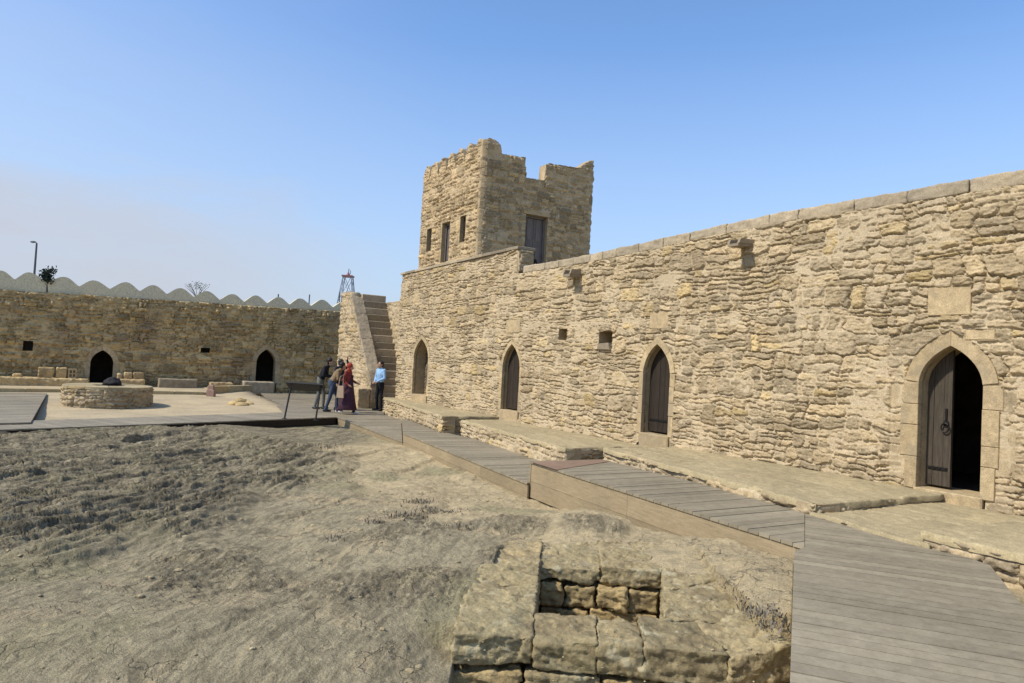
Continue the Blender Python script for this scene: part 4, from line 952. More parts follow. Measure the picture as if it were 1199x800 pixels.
deck('nearest wide grey boardwalk filling the corner in front of the big doorway', [v2(p) for p in Cp[:3]] + [v2(Cp[3]), cEnd, crE] + rp, ZB_ - .004, (-ld[1], ld[0]), gap=.011, seed=2, fascia=[(Cp[2], cEnd, .5)])
Ap = [atz(472, 507, ZA_), atz(617, 567, ZA_ - .02), atz(712, 545, ZA_), atz(664, 538, ZA_), atz(519, 506, ZA_), atz(470, 489.5, ZA_)]
Ap2 = [v2(p) for p in Ap]; far_ = Ap2[0] * .5 + Ap2[5] * .5
ext = (Ap2[1] - Ap2[0]) / np.linalg.norm(Ap2[1] - Ap2[0])
deck('middle grey boardwalk running down between the sand slope and the stone platforms', Ap2, ZA_, cross, seed=3, fascia=[(Ap[0], Ap[1], .34), (Ap[5], Ap[0], .2)])
Sp = [atz(395, 488.5, ZS_), np.array([*(v2(Ap[0]) - ext * .02), 0]), np.array([*(v2(Ap[5]) - ext * .02), 0]), atz(449, 485, ZS_), atz(452, 476, ZS_), atz(437, 464, ZS_), atz(395, 459, ZS_), atz(318, 456, ZS_), atz(300, 456, ZS_), atz(334, 484, ZS_)]
Sp2 = [v2(p) for p in Sp]
deck('far grey boardwalk where the visitors stand before the stairs', Sp2, ZS_, XU * .2 + WU * 0 + XU, seed=4, fascia=[(Sp[0], Sp[1], .2)], slope=lambda p: ZS_ - .15 * float(np.clip((20.3 - p[1]) / 4.2, 0, 1)))
Lp = [atz(-160, 509.5, ZS_), atz(394, 488.5, ZS_), atz(332, 483, ZS_), atz(-160, 499, ZS_)]
deck('narrow grey boardwalk edging the dark rock in front of the well', Lp, ZS_ + .002, (nb[0], nb[1]), seed=5, fascia=[(Lp[0], Lp[1], .17)], fmat=DARKWOOD)
Qp = [atz(-120, 499, -.02), atz(36, 494.5, -.02), atz(55, 460.5, -.02), atz(-120, 458, -.02)]
deck('grey timber terrace left of the round well', Qp, -.02, (eb[0], eb[1]), seed=6, fascia=[(Qp[1], Qp[2], .24)], pw=.2, fmat=DARKWOOD)
# ------------------------------------------------------------------ stone pit in the foreground
def tp(x, y, z=None): return v2(atz(x, y, ZPIT if z is None else z))
pit = tag(empty('stone_pit', (.6, 4.9, 0)), 'low square pit of rough weathered stone blocks sunk in the rocky ground beside the boardwalk', 'stone pit')
def lerp(a, b, t): return a + (b - a) * t
oL0, oL1 = tp(531, 743), tp(576, 628)            # outer left, near > far
iL0, iL1 = tp(622, 742), tp(634, 632)            # inner side of the left wall
BL = []
for k, (t0_, t1_, zt) in enumerate(((0, .40, .10), (.41, .71, .085), (.72, 1.04, .06))):
    BL.append(([lerp(oL0, oL1, t0_), lerp(iL0, iL1, t0_), lerp(iL0, iL1, t1_), lerp(oL0, oL1, t1_)], zt))
iF0, iF1 = tp(628, 712), tp(778, 727)
BL += [([tp(627, 745), tp(698, 752), tp(697, 719), tp(629, 711)], .10), ([tp(701, 752), tp(752, 757), tp(745, 723), tp(700, 719)], .085), ([tp(756, 758), tp(853, 766), tp(812, 730), tp(748, 723)], .11)]
BL += [([tp(857, 767), tp(926, 763), tp(886, 723), tp(816, 729)], .12), ([tp(780, 727), tp(884, 721), tp(850, 676), tp(777, 690)], .10), ([tp(777, 687), tp(848, 674), tp(812, 622), tp(776, 640)], .07)]
BL += [([tp(632, 654), tp(703, 658), tp(700, 632), tp(634, 630)], .05), ([tp(706, 659), tp(774, 664), tp(776, 636), tp(702, 632)], .075)]
for k, (qd, zt) in enumerate(BL):
    rr = random.Random(900 + k); cq = np.mean(qd, 0); qd = [p + (p - cq) / np.linalg.norm(p - cq) * .022 for p in qd]; zz = [zt + rr.uniform(-.03, .03) for _ in range(4)]
    rock_block('stone_block', PITST, qd, zz, -.085 if k not in (6, 7, 8, 9, 10, 0, 1, 2) else (-.62 if k in (7, 8, 1, 2) else -.07), 500 + k, pit, .0105, .016, .022)
# lower course of the front and the lining of the pit
e_ = tp(926, 763) - tp(531, 743); Lf = np.linalg.norm(e_); e_ /= Lf; nb_ = np.array([e_[1], -e_[0]])
s_ = -.02; rr = random.Random(77); k = 0
while s_ < Lf:
    wd = rr.uniform(.22, .5); b0_ = tp(531, 743) + e_ * s_ + nb_ * rr.uniform(.0, .035); b1_ = b0_ + e_ * (wd - .015)
    rock_block('stone_block', PITIN if k % 2 == 0 else PITST, [b0_, b1_, b1_ - nb_ * .3, b0_ - nb_ * .3], -.09 + rr.uniform(-.02, .01), -.62, 540 + k, pit, .013, .02, .026); s_ += wd; k += 1
i3, i2 = tp(633, 655), tp(775, 668)
for row, (za, zb_, cuts) in enumerate(((-.085, -.26, (0, .2, .47, .74, 1.0)), (-.27, -.5, (0, .42, 1.0)), (-.5, -.72, (0, .3, .68, 1.0)))):
    for k in range(len(cuts) - 1):
        a_, b_ = lerp(i3, i2, cuts[k] + .008), lerp(i3, i2, cuts[k + 1] - .008); dv = np.array([-(i2 - i3)[1], (i2 - i3)[0]]); dv /= np.linalg.norm(dv)
        f_ = random.Random(row * 10 + k).uniform(-.03, .03) - .01
        rock_block('stone_block', PITIN, [a_ - dv * f_, b_ - dv * f_, b_ + dv * .28, a_ + dv * .28], za + random.Random(row + k).uniform(-.02, .01), zb_, 570 + row * 10 + k, pit, .012, .022, .026)
for row, (za, zb_) in enumerate(((-.08, -.3), (-.31, -.62))):
    for k in range(3):
        a_, b_ = lerp(iF0, iF1, k / 3 + .01), lerp(iF0, iF1, (k + 1) / 3 - .01)
        rock_block('stone_block', PITIN, [a_ - np.array([0, .3]), b_ - np.array([0, .3]), b_, a_], za, zb_, 610 + row * 5 + k, pit, .03, .04, .03)

# ------------------------------------------------------------------ well
WELLZ = -.21; pw = atz(127, 482, WELLZ); hwid = (ray(172.5, 466)[0] / ray(172.5, 466)[1] - ray(80, 466)[0] / ray(80, 466)[1]) * (pw[1] + 1.05) / 2
wc = np.array([atz(126, 470, WELLZ)[0], pw[1] + hwid, WELLZ]); wc[0] = ray(126, 470)[0] / ray(126, 470)[1] * wc[1]
print('well', wc, hwid)
well = tag(empty('stone_well', wc), 'round drum shaped stone well with a flat pale rim in the sandy courtyard', 'well')
HW = .64; th_ = np.linspace(0, 2 * PI, 260); zz = np.linspace(-.1, HW, 32); T_, Z_ = np.meshgrid(th_, zz, indexing='ij')
hh, r_, hu_, m_ = masonry(T_ * hwid, Z_, 211, band=.2, clen=.3, amp=.045, mort=.012, warp=.03); hh[-1] = hh[0]
rad_ = hwid - .02 + hh - .03 * (1 - np.clip((HW - Z_) / .05, 0, 1)); Pw = np.stack([wc[0] + rad_ * np.cos(T_), wc[1] + rad_ * np.sin(T_), wc[2] + Z_], -1)
idx = np.arange(T_.size).reshape(T_.shape); F = np.stack([idx[:-1, :-1], idx[1:, :-1], idx[1:, 1:], idx[:-1, 1:]], -1).reshape(-1, 4)
mesh_np('drum', Pw.reshape(-1, 3), F, STONE, well, True, {'st': np.stack([r_, hu_, m_, np.ones_like(r_)], -1).reshape(-1, 4)})
q = MB(); n_ = 40; rr = random.Random(8)
for k in range(12):
    a0, a1 = 2 * PI * k / 12 + .006, 2 * PI * (k + 1) / 12 - .006; an = np.linspace(a0, a1, 6)
    q.chamfer([(wc[0] + (hwid + .01) * math.cos(a), wc[1] + (hwid + .01) * math.sin(a), 0) for a in an] + [(wc[0] + .42 * math.cos(a), wc[1] + .42 * math.sin(a), 0) for a in an[::-1]], UP, wc[2] + HW - .05, wc[2] + HW + .035 + rr.uniform(-.006, .006), .012, rr.random())
q.build('rim', PAVE, well)
q = MB(); q.lathe([(.43, HW - .3), (.43, HW + .0)], wc, 24); q.build('shaft', DARKINT, well)
ph = atz(131, 451, WELLZ + HW + .03)
def lump(name, ce, r, mat, seed, parent=None, n=(28, 18), rough=.25):
    V = []; F = []; nu, nv = n
    for j in range(nv + 1):
        for k in range(nu):
            t_ = PI * j / nv; p = 2 * PI * k / nu; V.append((math.sin(t_) * math.cos(p), math.sin(t_) * math.sin(p), math.cos(t_)))
    V = np.array(V); hgt = 1 + rough * 2 * fbm3(V, 1.6, seed, 4); V = V * hgt[:, None]; V[:, 2] = np.maximum(V[:, 2], -.45)
    for j in range(nv):
        for k in range(nu): F.append((j * nu + k, (j + 1) * nu + k, (j + 1) * nu + (k + 1) % nu, j * nu + (k + 1) % nu))
    V[:, 2] += .45
    col = np.zeros((len(V), 4)); rr = random.Random(seed); col[:, 0] = rr.random(); col[:, 1] = rr.random() * .85; col[:, 3] = 1
    return mesh_np(name, V * np.array(r) + np.array(ce), F, mat, parent, True, {'st': col})
b = tag(lump('black_bundle', (ph[0], ph[1], ph[2] - .01), (.25, .2, .16), plain('black_cloth', (.018, .015, .015), .8, .4, 12), 3), 'dark crumpled bundle lying on the rim of the round well', 'bundle')

# ------------------------------------------------------------------ benches, loose stones and kerbs along the far wall
def atfar(x, y, off): return atplane(x, y, K0 + XN * off, XN)
def far_block(name, label, cat, x0, x1, yt, yb, off, dep, mat, seed, group=None, res=.04, disp=.03, rad=.05, fixz=None):
    a, b = atfar(x0, yb, off), atfar(x1, yb, off); zt = atfar((x0 + x1) / 2, yt, off)[2]; zb = min(a[2], b[2]) - (.25 if fixz is None else 0)
    if fixz is not None: zb = fixz
    o = rock_block(name, mat, [a[:2], b[:2], b[:2] - XN[:2] * dep, a[:2] - XN[:2] * dep], zt, zb, seed, None, res, rad, disp)
    return tag(o, label, cat, group)
OB = 1.0
far_block('stone_bench', 'long low stone ledge along the far wall, left of the left doorway', 'stone bench', -40, 103, 442, 456, OB, .97, FAR_STONE, 701)
far_block('stone_bench', 'short stone ledge just right of the left far doorway, behind the well', 'stone bench', 136, 169, 444.5, 457, OB, .97, FAR_STONE, 702)
far_block('stone_bench', 'long squared grey stone block against the far wall between the two doorways', 'stone bench', 185, 231, 444, 457.5, .9, .6, COPING, 703, disp=.02)
far_block('stone_bench', 'low dark stone ledge left of the right far doorway, beside the reddish post', 'stone bench', 246, 273, 448, 456, .8, .7, FAR_STONE, 704)
far_block('stone_bench', 'low pale stone ledge directly below the right far doorway', 'stone bench', 285, 321, 447, 455.5, .85, .8, COPING, 705, disp=.02)
zb1 = atfar(50, 442, OB)[2] - .03; zb2 = atfar(150, 444.5, OB)[2] - .03
for k, (x0, x1, yt, lab, mt, z_) in enumerate(((14, 25, 437.5, 'flat broken stone lying on the left ledge, farthest left', FAR_STONE, zb1), (44, 63, 430, 'large brown squared stone on the left ledge', FAR_STONE, zb1), (65, 78, 430.5, 'upright reddish stone slab on the left ledge between a brown and a pale stone', FAR_STONE, zb1),
        (137, 143, 437.5, 'small pale stone on the ledge beside the left far doorway', DRESSED, zb2), (145, 155, 436, 'brown stone in the middle of the three right of the left far doorway', FAR_STONE, zb2), (156, 169, 436.5, 'wide pinkish stone at the end of the ledge behind the well', FAR_STONE, zb2))):
    far_block('loose_stone', lab, 'stone', x0, x1, yt, 441, .62, .3, mt, 720 + k, 'carved stones set out along the far wall', .03, .025, .05, z_)
a, b_ = atfar(79.5, 441, .62), atfar(89.5, 441, .62); zt = atfar(84, 432, .62)[2]; e_ = (b_ - a); 
q = MB(); fr_ = .17
for sx0, sx1, z0_, z1_ in ((0, 1, 0, fr_), (0, 1, .43, .57), (0, 1, 1 - fr_, 1)):
    q.chamfer([a + e_ * sx0 + UP * (z0_ * (zt - zb1) - a[2] + zb1), a + e_ * sx1 + UP * (z0_ * (zt - zb1) - a[2] + zb1), a + e_ * sx1 + UP * (z1_ * (zt - zb1) - a[2] + zb1), a + e_ * sx0 + UP * (z1_ * (zt - zb1) - a[2] + zb1)], XN, -.16, 0, .01, .4)
for sx0, sx1 in ((0, fr_), (.43, .57), (1 - fr_, 1)):
    q.chamfer([a + e_ * sx0 + UP * (zb1 - a[2]), a + e_ * sx1 + UP * (zb1 - a[2]), a + e_ * sx1 + UP * (zt - a[2]), a + e_ * sx0 + UP * (zt - a[2])], XN, -.163, .003, .01, .4)
q.obox(a + XN * -.15 + UP * (zb1 - a[2]), e_, XN * .06, UP * (zt - zb1) * .98, .2)
tag(q.build('carved_stone', DRESSED), 'pale stone block with four square sunken holes on the left ledge', 'stone', 'carved stones set out along the far wall')
def kerb(label, x0, y0, x1, y1, hgt, wid, mat):
    a, b = atsand(x0, y0), atsand(x1, y1); e = v2(b) - v2(a); e /= np.linalg.norm(e); n = np.array([-e[1], e[0]]) * wid
    q = MB(); rr = random.Random(int(x0)); L = np.linalg.norm(v2(b) - v2(a)); s = 0; zb = min(a[2], b[2]) - .1
    while s < L:
        s2 = min(s + 1.0, L); p0, p1 = v2(a) + e * s, v2(a) + e * (s2 - .012)
        q.chamfer([(*p0, 0), (*p1, 0), (*(p1 + n), 0), (*(p0 + n), 0)], UP, zb, max(a[2], b[2]) + hgt, .015, rr.random()); s = s2
    return tag(q.build('stone_kerb', mat), label, 'kerb')
kerb('pale stone kerb along the back of the sand, right of the well', 168, 462, 246, 463, .11, .25, PAVE)
kerb('pale stone kerb at the back of the sand, right of the reddish post', 249, 461.5, 296, 457.5, .22, .25, PAVE)
kerb('pale kerb behind the terrace, left of the well', -60, 459.5, 82, 459.5, .1, .3, PAVE)
pr_ = atsand(247, 464)
q = MB(); q.chamfer([(pr_[0] - .13, pr_[1] - .1, 0), (pr_[0] + .13, pr_[1] - .1, 0), (pr_[0] + .13, pr_[1] + .1, 0), (pr_[0] - .13, pr_[1] + .1, 0)], UP, pr_[2] - .1, pr_[2] + .24, .02, .3)
q.chamfer([(pr_[0] - .10, pr_[1] - .07, 0), (pr_[0] + .08, pr_[1] - .07, 0), (pr_[0] + .08, pr_[1] + .07, 0), (pr_[0] - .10, pr_[1] + .07, 0)], UP, pr_[2] + .22, pr_[2] + .40, .02, .3)
tag(q.build('marker_post', plain('reddish_stone', (.30, .19, .145), .85, .2, 14)), 'short reddish stone post where two pale kerbs meet', 'post')
for k, (x, y, sx, lab) in enumerate(((274, 474, .20, 'leftmost of four brown stones heaped on the sand'), (280.5, 471.5, .24, 'upper brown stone of the small heap on the sand'), (284, 475, .2, 'front brown stone of the small heap on the sand'), (291, 473.5, .18, 'rightmost of four brown stones heaped on the sand'))):
    p = atsand(x, y); tag(lump('loose_stone', (p[0], p[1], p[2] - .04), (sx, sx * .8, sx * .55), FAR_STONE, 740 + k, None, (18, 12)), lab, 'stone', 'small heap of stones on the sand')

# ------------------------------------------------------------------ information sign
sg = atz(351, 491, ZS_); SGY = sg[1]
sign = tag(empty('information_sign', (sg[0], SGY, ZS_)), 'black lectern style information board on two slanting legs at the boardwalk edge', 'sign')
def sp_(x, y, dy=0): return aty(x, y, SGY + dy)
nl, nr = sp_(334.5, 446.5), sp_(378.5, 449.5); fl, fr2_ = sp_(340, 455.5, .42), sp_(377, 457.5, .42)
nrm_ = np.cross(nr - nl, fl - nl); nrm_ /= np.linalg.norm(nrm_); nrm_ = nrm_ if nrm_[2] > 0 else -nrm_
q = MB(); q.chamfer([nl, nr, fr2_, fl], nrm_, -.035, .0, .008); pn_ = q.build('sign_panel', SIGNBLK, sign)
q = MB(); ce_ = (nl + nr + fl + fr2_) / 4; q.chamfer([ce_ + (p - ce_) * .9 for p in (nl, nr, fr2_, fl)], nrm_, .001, .006, .002); q.build('printed_face', plain('sign_face', (.35, .33, .29), .5, .1, 8), pn_)
for tx, ty, bx, by in ((340.5, 454, 333, 490.5), (375.5, 454, 369.5, 492.5)):
    top = aty(tx, ty, SGY + .15); bt = atz(bx, by, ZS_); q = MB()
    q.tube([top, bt], .024, 8); q.box(bt[0] - .06, bt[0] + .06, bt[1] - .05, bt[1] + .05, bt[2], bt[2] + .012); q.build('leg', SIGNBLK, sign)

# ------------------------------------------------------------------ people
SKIN = plain('skin', (.42, .25, .17), .6, .05, 10); HAIRB = plain('dark_hair', (.016, .012, .010), .55, .3, 60)
LIP_ = plain('lips', (.30, .12, .10), .5, .05)
def cloth(name, c, var=.22): return plain(name, c, .9, var, 9)
def capsule(mb, a, b, ra, rb, n=12, sq=(1, 1)):
    a, b = Vector(a), Vector(b); d = (b - a); L = d.length; d.normalize()
    x = d.cross(Vector((0, 1, 0)) if abs(d.y) < .9 else Vector((1, 0, 0))).normalized(); y = d.cross(x); rings = []
    for i in range(4): t_ = -PI / 2 + PI / 2 * i / 4 + .15; rings.append((a + d * (ra * math.sin(t_)), ra * math.cos(t_)))
    for i in range(7): f = i / 6; rings.append((a.lerp(b, f), ra + (rb - ra) * f))
    for i in range(1, 5): t_ = PI / 2 * i / 4 - .15; rings.append((b + d * (rb * math.sin(t_)), rb * math.cos(t_)))
    vs = [c + (x * math.cos(2 * PI * k / n) * sq[0] + y * math.sin(2 * PI * k / n) * sq[1]) * r for c, r in rings for k in range(n)]
    fs = [(i * n + k, i * n + (k + 1) % n, (i + 1) * n + (k + 1) % n, (i + 1) * n + k) for i in range(len(rings) - 1) for k in range(n)]
    fs += [tuple(range(n))[::-1], tuple(range((len(rings) - 1) * n, len(rings) * n))]; mb.add(vs, fs)
def person(label, loc, head_dir, H, J, mats, hair=True, group='visitors by the stairs'):
    """J: joint dictionary for a figure 1.70 m tall facing +x (left = +y); mats: top, legs, shoes"""
    k = H / 1.70; root = tag(empty('person', loc, head_dir), label, 'person', group)
    mb = MB(); seg = []
    def cap(a, b, ra, rb, m, sq=(1, 1)):
        capsule(mb, a, b, ra, rb, 12, sq); seg.append((np.array(a), np.array(b), max(ra, rb), m))
    g = lambda n: np.array(J[n], float)
    pel, che, nec, hd = g('pelvis'), g('chest'), g('neck'), g('head')
    cap(pel, lerp(pel, che, .55), .135, .125, 'legs' if J.get('skirt') else 'top', (.85, 1.15)); cap(lerp(pel, che, .4), che, .13, .15, 'top', (.8, 1.2)); cap(che, lerp(che, nec, .8), .15, .10, 'top', (.75, 1.25)); cap(pel + [0, 0, -.05], pel + [0, 0, .04], .14, .14, 'legs', (.85, 1.2))
    cap(nec + (che - nec) * .2, hd + [0, 0, -.05], .056, .052, 'skin')
    face = np.array(J.get('face', (1, 0, 0)), float); face /= np.linalg.norm(face)
    cap(hd + [0, 0, .035], hd + face * .03 + [0, 0, -.055], .088, .062, 'skin', (1, .9)); cap(hd + face * .088 + [0, 0, .0], hd + face * .108 + [0, 0, -.028], .011, .017, 'skin')
    side = np.cross([0, 0, 1], face)
    for sd in (1, -1): cap(hd + side * .082 * sd + [0, 0, .012], hd + side * .086 * sd + [0, 0, -.022], .018, .013, 'skin', (1, .6))
    cap(hd + face * .082 + [0, 0, -.058] + side * .02, hd + face * .082 + [0, 0, -.058] - side * .02, .012, .012, 'lip')
    for sd, S in ((1, 'l'), (-1, 'r')):
        hip, kn, an, sh, el, wr = [g(S + n) for n in ('hip', 'knee', 'ank', 'sho', 'elb', 'wri')]
        cap(hip, kn, .088, .062, 'legs'); cap(kn, an, .064, .046, 'legs'); 
        fd = np.array(J.get(S + 'foot', (1, 0, 0)), float); fd /= np.linalg.norm(fd)
        cap(an + [0, 0, -.035] - fd * .04, an + [0, 0, -.045] + fd * .15, .045, .034, 'shoes', (1, 1.1))
        cap(lerp(che, sh, .3), sh, .08, .066, 'top'); cap(sh, el, .062, .048, 'top'); cap(el, wr, .047, .036, 'top')
        hv = wr - el; hv /= np.linalg.norm(hv); hv = hv * .8 + np.array([.35, 0, 0]); hv /= np.linalg.norm(hv); pc = wr + hv * .085
        cap(wr - hv * .01, pc, .030, .036, 'skin', (1, .62))
        lat = np.cross(hv, [1.0, .2, .1]); lat /= np.linalg.norm(lat); curl = np.cross(lat, hv) * (.35 if np.cross(lat, hv)[0] > 0 else -.35)
        for fi in range(4):
            o = pc + lat * (fi - 1.5) * .020; ln = (.038, .045, .042, .033)[fi]
            p1 = o + hv * ln; p2 = p1 + (hv + curl) * ln * .8; cap(o, p1, .0105, .0098, 'skin'); cap(p1, p2, .0098, .0085, 'skin')
        o = wr + hv * .03 - lat * .03 * sd; cap(o, o + (hv * .8 - lat * .7 * sd + curl) * .05, .012, .010, 'skin')
    mb.v = [tuple(c * k for c in p) for p in mb.v]
    me = mb.build('tmp_body', None); 
    md = me.modifiers.new('r', 'REMESH'); md.mode = 'VOXEL'; md.voxel_size = .0105 * k; md.use_smooth_shade = True
    ms = me.modifiers.new('s', 'SMOOTH'); ms.factor = .5; ms.iterations = 3
    dg = bpy.context.evaluated_depsgraph_get(); new = bpy.data.meshes.new_from_object(me.evaluated_get(dg)); bpy.data.objects.remove(me)
    keys = ['top', 'legs', 'shoes', 'skin', 'lip']
    P = np.zeros(len(new.vertices) * 3, dtype=np.float32); new.vertices.foreach_get('co', P); P = P.reshape(-1, 3) / k
    best = np.full(len(P), 9.); lab = np.zeros(len(P), int)
    for a, b, r, m in seg:
        ab = b - a; t_ = np.clip(((P - a) @ ab) / max(ab @ ab, 1e-9), 0, 1); d = np.linalg.norm(P - a - t_[:, None] * ab, axis=1) - r * (1.0 if m != 'skin' else 1.02)
        u_ = d < best; best = np.where(u_, d, best); lab = np.where(u_, keys.index(m), lab)
    pv = np.zeros(len(new.polygons), int); 
    ls = np.zeros(len(new.polygons), dtype=np.int32); new.polygons.foreach_get('loop_start', ls); lv = np.zeros(len(new.loops), dtype=np.int32); new.loops.foreach_get('vertex_index', lv)
    new.materials.clear()
    for m in (mats['top'], mats['legs'], mats['shoes'], SKIN, LIP_): new.materials.append(m)
    new.polygons.foreach_set('material_index', lab[lv[ls]].astype(np.int32)); new.polygons.foreach_set('use_smooth', np.ones(len(new.polygons), dtype=bool))
    body = bpy.data.objects.new('body', new); COL.objects.link(body)
    body.parent = root
    def child(name, build, mat):
        q = MB(); build(q); q.v = [tuple(c * k for c in p) for p in q.v]; o = q.build(name, mat, None, True); o.parent = root; return o
    for s_ in (1, -1): child('eye', lambda Q: Q.ell(hd + side * .033 * s_ + face * .083 + [0, 0, .012], (.011, .011, .008), 8, 6), HAIRB)
    if hair:
        child('hair', lambda Q: (Q.ell(hd - face * .022 + [0, 0, .05], (.098, .095, .088), 16, 10), Q.ell(hd - face * .05 + [0, 0, -.02], (.06, .082, .07), 14, 8)), HAIRB)
    return root, child, k, hd, face
STAND = dict(pelvis=(0, 0, .93), chest=(.01, 0, 1.25), neck=(.0, 0, 1.42), head=(.03, 0, 1.585), lhip=(0, .09, .90), rhip=(0, -.09, .90), lknee=(.03, .10, .49), rknee=(.03, -.10, .49), lank=(0, .10, .085), rank=(0, -.10, .085),
             lsho=(0, .175, 1.39), rsho=(0, -.175, 1.39), lelb=(-.03, .22, 1.12), relb=(-.03, -.22, 1.12), lwri=(.06, .22, .88), rwri=(.06, -.22, .88))
def pose(**k): d = dict(STAND); d.update(k); return d
def stand_at(x, y): p = atz(x, y, ZS_); return tuple(p)
JEANS = cloth('blue_denim', (.045, .06, .095)); BLACKC = cloth('black_cloth_jacket', (.012, .012, .014)); GREYT = cloth('grey_green_trousers', (.14, .145, .12)); OLIVE = cloth('tan_olive_jacket', (.20, .14, .075)); NAVY = cloth('navy_coat', (.018, .021, .035)); DARKSH = cloth('dark_shoes', (.025, .023, .022)); WHITESH = cloth('white_shoes', (.68, .66, .63), .06)
BLUES = cloth('light_blue_shirt', (.26, .42, .60), .12); DRESS = cloth('dark_purple_dress', (.055, .022, .035)); REDC = cloth('red_scarf_cloth', (.30, .045, .030)); REDSL = cloth('dark_red_sleeves', (.20, .035, .032))
# 1: black jacket, grey trousers, bending towards the others
person('person in a black jacket and grey trousers, leaning forward behind the sign', stand_at(373.5, 479), .05, 1.72, pose(chest=(.10, 0, 1.22), neck=(.19, 0, 1.37), head=(.27, 0, 1.51), face=(1, 0, -.45), lsho=(.15, .175, 1.34), rsho=(.15, -.175, 1.34), lelb=(.14, .22, 1.08), relb=(.12, -.23, 1.08), lwri=(.34, .14, 1.06), rwri=(.32, -.14, 1.05), lknee=(.10, .10, .49), lank=(.10, .10, .085), rank=(-.12, -.10, .085), rknee=(-.02, -.10, .49)), dict(top=BLACKC, legs=GREYT, shoes=DARKSH))
# 2: tan jacket, wide jeans, seen from the side, stooping
person('person in a tan olive jacket and loose blue jeans, stooping forward', stand_at(388, 482.5), .35, 1.66, pose(pelvis=(-.04, 0, .92), chest=(.10, 0, 1.20), neck=(.20, 0, 1.34), head=(.27, .0, 1.47), face=(1, .3, -.4), lsho=(.15, .18, 1.31), rsho=(.13, -.18, 1.31), lelb=(.20, .22, 1.06), relb=(.12, -.23, 1.05), lwri=(.40, .12, 1.05), rwri=(.32, -.16, 1.02), lknee=(.16, .10, .50), lank=(.18, .10, .085), rknee=(-.08, -.10, .49), rank=(-.20, -.10, .085)), dict(top=OLIVE, legs=JEANS, shoes=DARKSH))
# 3: dark coat, arm raised
r3 = person('person in a long dark navy coat with one arm raised', stand_at(395.5, 480), -.5, 1.66, pose(lelb=(.18, .22, 1.42), lwri=(.14, .16, 1.66), face=(1, .2, -.1), head=(.04, 0, 1.56)), dict(top=NAVY, legs=NAVY, shoes=DARKSH))
r3[1]('coat', lambda Q: Q.lathe([(.165, 1.22), (.17, 1.0), (.185, .8), (.205, .55), (.20, .54), (.15, 1.0)], (0, 0, 0), 20, .85, 1.05), NAVY)
# 4: red headscarf and long dress, walking
r4 = person('person in a red headscarf, long dark purple dress and white shoes, walking', stand_at(405, 485), -.15, 1.55, pose(skirt=1, chest=(.03, 0, 1.25), head=(.06, 0, 1.57), lknee=(.14, .08, .5), lank=(.24, .08, .10), rknee=(-.08, -.08, .5), rank=(-.26, -.08, .12), lelb=(.05, .23, 1.12), lwri=(.22, .18, 1.05), relb=(-.06, -.23, 1.12), rwri=(.10, -.22, .98)), dict(top=REDSL, legs=DRESS, shoes=WHITESH), hair=False)
def skirt(Q):
    prof_ = [(.155, 1.30), (.145, 1.12), (.17, .95), (.21, .7), (.26, .4), (.315, .16), (.30, .15), (.2, .7)]
    Q.lathe(prof_, (0, 0, 0), 28, 1.0, .82)
    Q.v = [(x * (1 + .05 * math.sin(9 * math.atan2(y, x)) * (1.3 - z)) + .03, y * (1 + .05 * math.cos(7 * math.atan2(y, x)) * (1.3 - z)), z) for x, y, z in Q.v]
r4[1]('dress', skirt, DRESS)
hd4 = r4[3]
r4[1]('headscarf', lambda Q: (Q.ell(hd4 + [-.025, 0, .035], (.108, .105, .105), 18, 12), Q.ell(hd4 + [-.03, 0, -.09], (.085, .10, .08), 16, 8), Q.ell(hd4 + [-.06, 0, -.17], (.10, .15, .05), 16, 8)), REDC)
p4 = stand_at(405, 485)
q = MB(); bx, by, bz = p4[0] - .14, p4[1] - .27, p4[2]
q.prism([(bx - .11, by - .03, bz + .50), (bx + .10, by - .03, bz + .50), (bx + .10, by + .05, bz + .50), (bx - .11, by + .05, bz + .50)], [(bx - .09, by - .02, bz + .86), (bx + .08, by - .02, bz + .86), (bx + .08, by + .03, bz + .86), (bx - .09, by + .03, bz + .86)])
bag = q.build('cloth_bag', cloth('beige_canvas', (.48, .35, .23), .12)); tag(bag, 'beige cloth bag hanging at the side of the woman in the long dress', 'bag')
q = MB(); q.tube([(bx - .07, by, bz + .85), (bx - .03, by - .02, bz + 1.12), (bx + .06, by + .03, bz + 1.20), (bx + .06, by + .01, bz + .85)], .012, 6); q.build('strap', cloth('beige_strap', (.40, .29, .2)), bag)
# 5: light blue shirt
person('person in a light blue shirt and black trousers at the foot of the stone stairs', stand_at(443.5, 481), -2.3, 1.64, pose(lelb=(.02, .24, 1.13), relb=(.02, -.24, 1.13), lwri=(.21, .07, 1.0), rwri=(.20, -.06, .98), lank=(.02, .14, .085), rank=(-.02, -.13, .085), lfoot=(1, .5, 0), rfoot=(1, -.3, 0), lknee=(.04, .12, .49), rknee=(.03, -.12, .49)), dict(top=BLUES, legs=BLACKC, shoes=DARKSH))

